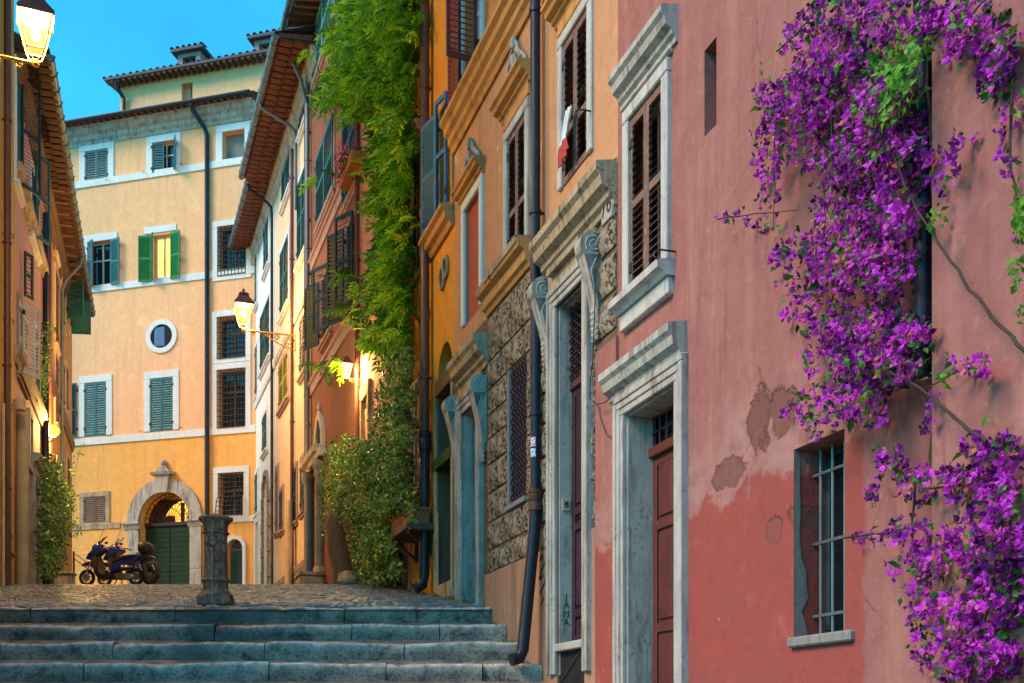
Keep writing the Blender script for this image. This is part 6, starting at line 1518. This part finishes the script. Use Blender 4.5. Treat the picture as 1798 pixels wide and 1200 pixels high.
lf = MB(); p2 = scatter(Hp, lblobs, .05, .50, .0085, None, None); fill(p2, Hp, lg, lf, (.6, 1.3), .7, (0, .75))
gr = [(1560,130,36,50,1.3),(1590,100,26,36,1),(1545,200,40,28,.9),(1575,160,36,50,1),(1620,70,26,20,.6),(1680,45,22,16,.6),(1640,380,16,26,.6),(1350,120,14,10,.7),(1380,150,10,14,.5),(1455,10,14,10,.7),(1365,395,26,8,.9),(1790,370,10,60,.9),(1785,460,8,50,.8),(1740,730,16,10,.6),(1650,660,20,14,.6),(1790,560,8,40,.5)]
p3 = scatter(Hp, gr, .25, .62, .020, None, None); fill(p3, Hp, lg, lf, (.7, 1.25), .8, (.5, 1))
part('leaves', rel(lf, base_), m_bleaf, B, False, 'stuff', fix=False)
ST = [([(1655,1240,.12),(1660,1000,.12),(1645,900,.14),(1635,800,.14),(1655,650,.13),(1652,500,.12),(1640,300,.14),(1628,100,.14),(1620,-40,.14)], .022),
 ([(1800,620,.35),(1745,560,.35),(1690,490,.36),(1650,430,.36),(1600,350,.36),(1560,250,.36)], .010), ([(1730,775,.42),(1690,745,.42),(1640,700,.42),(1590,665,.42),(1540,645,.42)], .011),
 ([(1358,150,.2),(1360,260,.22),(1357,400,.2)], .006), ([(1460,200,.3),(1450,330,.3),(1445,440,.3)], .006), ([(1610,820,.2),(1602,940,.22),(1600,1000,.2)], .008),
 ([(1620,860,.3),(1700,850,.3),(1790,800,.3)], .008), ([(1260,385,.75),(1330,375,.6),(1400,370,.4)], .005), ([(1480,945,.8),(1560,935,.6),(1640,920,.4)], .006),
 ([(1620,80,.4),(1700,30,.4),(1740,-10,.4)], .008), ([(1780,80,.3),(1775,300,.3),(1795,430,.3)], .009), ([(1700,640,.3),(1660,665,.3),(1610,690,.3)], .006), ([(1760,900,.3),(1740,1050,.3),(1700,1200,.3)], .012), ([(1480,470,.2),(1440,600,.22),(1470,690,.2)], .006), ([(1365,90,.6),(1400,60,.5),(1450,0,.4),(1480,-40,.3)], .005)]
stems(B, Hp, ST, m_stem, .01)
# ------------------------------------------------------------------ wisteria-like vine
Hv = Frame(LB(721), NB, 0.0); vb = Hv.world(Hv.u(690, .15), .15, street_z(21.5))
VN = empty('climbing_vine', vb, 0, 'tall bright green vine with feathery leaves covering the rose house from roof to street', 'climbing plant')
vbl = [(690,-20,55,40,1),(650,20,60,40,1),(700,50,40,60,1.1),(640,80,60,50,1),(690,120,45,60,1.1),(640,140,60,40,1),(600,150,34,26,.8),(690,200,40,50,1.1),(640,190,36,20,.6),(698,260,34,45,1.1),(668,290,22,26,.5),(700,320,28,45,1.1),(678,350,24,34,.7),(700,390,30,40,1.1),(698,450,30,45,1.1),(672,490,22,30,.8),(700,520,28,45,1.1),(665,535,30,20,.6),(620,545,30,8,.7),(600,482,24,9,.8),(630,500,22,10,.5),(675,580,36,30,.9),(700,590,22,50,1),(650,590,20,16,.4),(592,640,28,12,.5),(570,640,16,10,.4),(570,170,16,22,.5),(540,90,14,8,.5),(560,310,14,8,.4),(610,310,14,8,.4)]
pg = [pinnate_geo(.24*k_, 4, .12*k_) for k_ in (.85, 1, 1.15, .95)]
pv = scatter(Hv, vbl, .08, .55, .040, None, None, shell=.8); rnd.shuffle(pv)
vf = MB(); fill_droop(pv[260:], Hv, pg, vf, (.6, 1.3), (.0, .95)); part('foliage', rel(vf, vb), m_vine, VN, False, 'stuff', fix=False)
lm = []
for k_ in range(6): V, F = pg[k_ % 4]; mk = MB(); mk.add(V, F); mk.a = [.45+.09*k_]*len(V); lm.append(mk.mesh('leaf', m_vine, fix=False))
for p, v, t in pv[:260]:
    o = put('leaf', rnd.choice(lm), VN, p-vb, (rnd.gauss(0, .4), rnd.gauss(.35, .3), math.atan2(Hv.n.y, Hv.n.x)+rnd.gauss(0, .9)))
stems(VN, Hv, [([(700,1030,.1),(705,900,.12),(698,760,.12),(705,600,.14),(700,420,.14),(706,250,.14),(700,60,.14),(690,-60,.14)], .05), ([(698,760,.12),(712,560,.12),(716,300,.1),(712,80,.1)], .03), ([(700,500,.2),(650,520,.4),(600,545,.55)], .008), ([(700,180,.2),(640,160,.45),(590,150,.6)], .01), ([(690,120,.2),(660,210,.5),(640,170,.5)], .008)], m_stem, .02)
# ------------------------------------------------------------------ dark glossy climber and bush below it
ib = Hv.world(Hv.u(650, .4), .4, street_z(23)); IV = empty('ivy_bush', ib, 0, 'dark glossy bush spilling to the street at the foot of the vine', 'bush')
ibl = [(700,640,26,50,1),(692,700,34,50,1.1),(690,760,40,50,1.1),(672,820,52,50,1.1),(690,870,34,40,1),(610,800,40,34,1),(590,840,32,40,1),(630,840,34,44,1),(582,890,24,36,.9),(605,900,28,36,1),(655,890,46,50,1.1),(650,940,42,46,1.1),(640,985,34,40,1),(650,1015,34,18,.9),(690,1000,20,24,.7),(670,960,32,36,1),(575,930,12,24,.6),(720,900,14,40,.35),(630,790,24,20,.6)]
ig = [leaf_geo(.085*k_, .5, .25, .35) for k_ in (.6, .9, 1, 1.35)]
pi_ = scatter(Hv, ibl, .10, .85, .19, None, None, shell=.55); ivm = MB(); fill(pi_, Hv, ig, ivm, (.8, 1.35), .8, (.08, 1)); part('foliage', rel(ivm, ib), m_ivy, IV, False, 'stuff', fix=False)
tw = MB(); Yt = 23.6; tb = Vector((at_px(604, Yt), Yt, street_z(Yt)-.1)); tw.tube([tb-ib, tb-ib+Vector((-.03,0,.4)), tb-ib+Vector((-.13,.05,.8)), tb-ib+Vector((-.22,.1,1.3)), tb-ib+Vector((-.2,.2,1.7))], [.25,.22,.21,.19,.12], 12); part('trunk', tw, m_wood, IV, True)
stems(IV, Hv, [([(690,1020,.2),(680,900,.3),(690,760,.3),(700,650,.2)], .025), ([(650,1020,.3),(640,920,.4),(610,850,.5)], .02)], m_stem, .02)
# ------------------------------------------------------------------ shrub on the other side, trailing plant, trough plants, flower box
Hl = Frame(LL(126.5), NL, 0.0); sb = Hl.world(Hl.u(92, .5), .5, street_z(31)); SHB = empty('climbing_shrub', sb, 0, 'leafy green shrub against the apricot house, left of the scooter', 'bush')
sbl = [(92,825,18,26,.8),(95,860,24,30,1),(96,900,27,34,1),(94,940,28,34,1),(92,975,26,30,1),(88,1003,16,18,.8),(118,900,14,40,.4),(128,880,12,16,.25),(134,930,8,14,.25),(142,790,10,12,.15),(128,840,6,40,.15)]
ps = scatter(Hl, sbl, .15, 1.1, .30, None, None, shell=.6); sm_ = MB(); fill(ps, Hl, [leaf_geo(.10*k_, .6, .2, .3) for k_ in (.8, 1, 1.2)], sm_, (.7, 1.2), .7, (.05, .9)); part('foliage', rel(sm_, sb), m_ivy, SHB, False, 'stuff', fix=False)
stems(SHB, Hl, [([(86,1030,.4),(92,940,.5),(96,840,.5),(100,800,.4)], .03), ([(90,1030,.5),(110,930,.7),(126,860,.7),(140,790,.7)], .014)], m_stem, .02)
tp = Hl.world(Hl.u(80, .2), .2, Hl.z(80, 700)); TR = empty('trailing_plant', tp, 0, 'thin plant trailing down the wall of the apricot house', 'climbing plant')
p4 = scatter(Hl, [(82,600,8,40,.5),(80,650,7,40,.8),(78,690,6,20,.6),(88,580,12,8,.4)], .05, .3, .30, None, None); tm = MB(); fill(p4, Hl, [leaf_geo(.09, .6)], tm, (.7, 1.2), .7, (.1, .8)); part('foliage', rel(tm, tp), m_ivy, TR, False, 'stuff', fix=False)
p5 = scatter(Hv, [(722,885,14,12,1),(712,880,14,8,.6),(728,900,8,30,.6)], .25, .5, .12, None, None); tm = MB(); fill(p5, Hv, ig, tm, (.6, 1), .5, (.1, .9))
TPp = PL.location; tm = rel(tm, TPp); Rm = Matrix.Rotation(-PL.rotation_euler.z, 3, 'Z'); tm.v = [tuple(Rm @ Vector(p)) for p in tm.v]; part('plants', tm, m_ivy, PL, False, 'stuff', fix=False)
m_redfl = leafmat('red_flower', [(.45,.01,.06), (.65,.02,.12), (.7,.06,.2)], .3, .5)
hw = .45; fm_, gm_ = MB(), MB()
for i in range(260):
    V, F = rnd.choice(geos); p = Vector((rnd.gauss(0, .30), .05+rnd.gauss(.05, .12), .28+rnd.gauss(.03, .10))); M_ = rot_basis(Vector((rnd.gauss(0,.4), .8, rnd.gauss(.4,.4)))); fm_.add([p+M_ @ (q_*1.25) for q_ in V], F); fm_.a += [rnd.random()]*len(V)
for i in range(300):
    V, F = rnd.choice(ig); p = Vector((rnd.gauss(0, .28), .03+rnd.gauss(.02, .12), .22+rnd.gauss(.0, .10))); M_ = rot_basis(Vector((rnd.gauss(0,.4), .8, rnd.gauss(.4,.4)))); gm_.add([p+M_ @ (q_*1.0) for q_ in V], F); gm_.a += [rnd.random()]*len(V)
part('blossoms', fm_, m_redfl, FB, False, 'stuff', fix=False); part('leaves', gm_, m_ivy, FB, False, 'stuff', fix=False)
# ------------------------------------------------------------------ weeds and fallen leaves
def tuft(mb, x, y, z, n, h_):
    for i in range(n):
        a_ = rnd.uniform(0, 6.28); r_ = rnd.uniform(0, .06); b = Vector((x+r_*math.cos(a_), y+r_*math.sin(a_), z)); t = b+Vector((rnd.gauss(0,.04), rnd.gauss(0,.04), h_*rnd.uniform(.5,1.1))); s_ = Vector((math.cos(a_+1.5), math.sin(a_+1.5), 0))*.006
        mb.add([b-s_, b+s_, b.lerp(t,.6)+s_*.7, t], [(0,1,2),(0,2,3)]); mb.a += [rnd.random()]*4
gm = MB()
for k_ in range(4):
    y = STEP_Y[k_]; 
    for i in range(5): tuft(gm, rx(y)-.06-rnd.random()*.25, y+.28+rnd.random()*.3, STEP_Z[k_]+.01, 10, .07)
for i in range(26): y = rnd.uniform(16, 23); tuft(gm, rx(y)-.05-rnd.random()*.12, y, street_z(y), 9, .08)
for i in range(14): k_ = rnd.randrange(4); tuft(gm, rnd.uniform(-6, .5), STEP_Y[k_]+.6, STEP_Z[k_]+.055, 6, .03)
o = put('weeds', gm.mesh('weeds', m_ivy, fix=False)); tag(o, 'tufts of weeds growing along the wall foot and the steps', 'weeds', kind='stuff')
m_fall = leafmat('fallen_leaf', [(.5,.26,.04), (.6,.4,.1), (.35,.16,.03)], .2, .6); fm_ = MB()
for i in range(70):
    if i < 46: k_ = rnd.randrange(4); x, y = rnd.uniform(-7, rx(STEP_Y[k_])-.1), STEP_Y[k_]+rnd.uniform(.03, .55); z = STEP_Z[k_]+.02+max(0, (y-STEP_Y[k_]-.26))*.16
    else: y = rnd.uniform(16, 22); x = rnd.uniform(lx(y)+2, rx(y)-.05); z = street_z(y)+.025
    V, F = leaf_geo(.06, .6, .5, -.1); M_ = Matrix.Rotation(rnd.uniform(0, 6.28), 3, 'Z') @ Matrix.Rotation(rnd.gauss(0, .3), 3, 'X'); fm_.add([Vector((x, y, z+.008))+M_ @ q_ for q_ in V], F); fm_.a += [rnd.random()]*5
o = put('fallen_leaves', fm_.mesh('fallen_leaves', m_fall, fix=False)); tag(o, 'yellow fallen leaves scattered over the steps and cobbles', 'leaves', kind='stuff')
# dry grass in the gutter of the palace
Hy = Frame((-9.54, 42.5), NY, 0); gm = MB(); u, z = Hy.hit(357, 186, .3); w0 = Hy.world(u, .3, z)
for i in range(20): tuft(gm, w0.x+rnd.gauss(0,.2), w0.y, w0.z-.1, 6, .5)
o = put('roof_grass', gm.mesh('roof_grass', m_fall, fix=False)); tag(o, 'dry grass growing from the lower roof of the yellow palace', 'grass', kind='stuff')
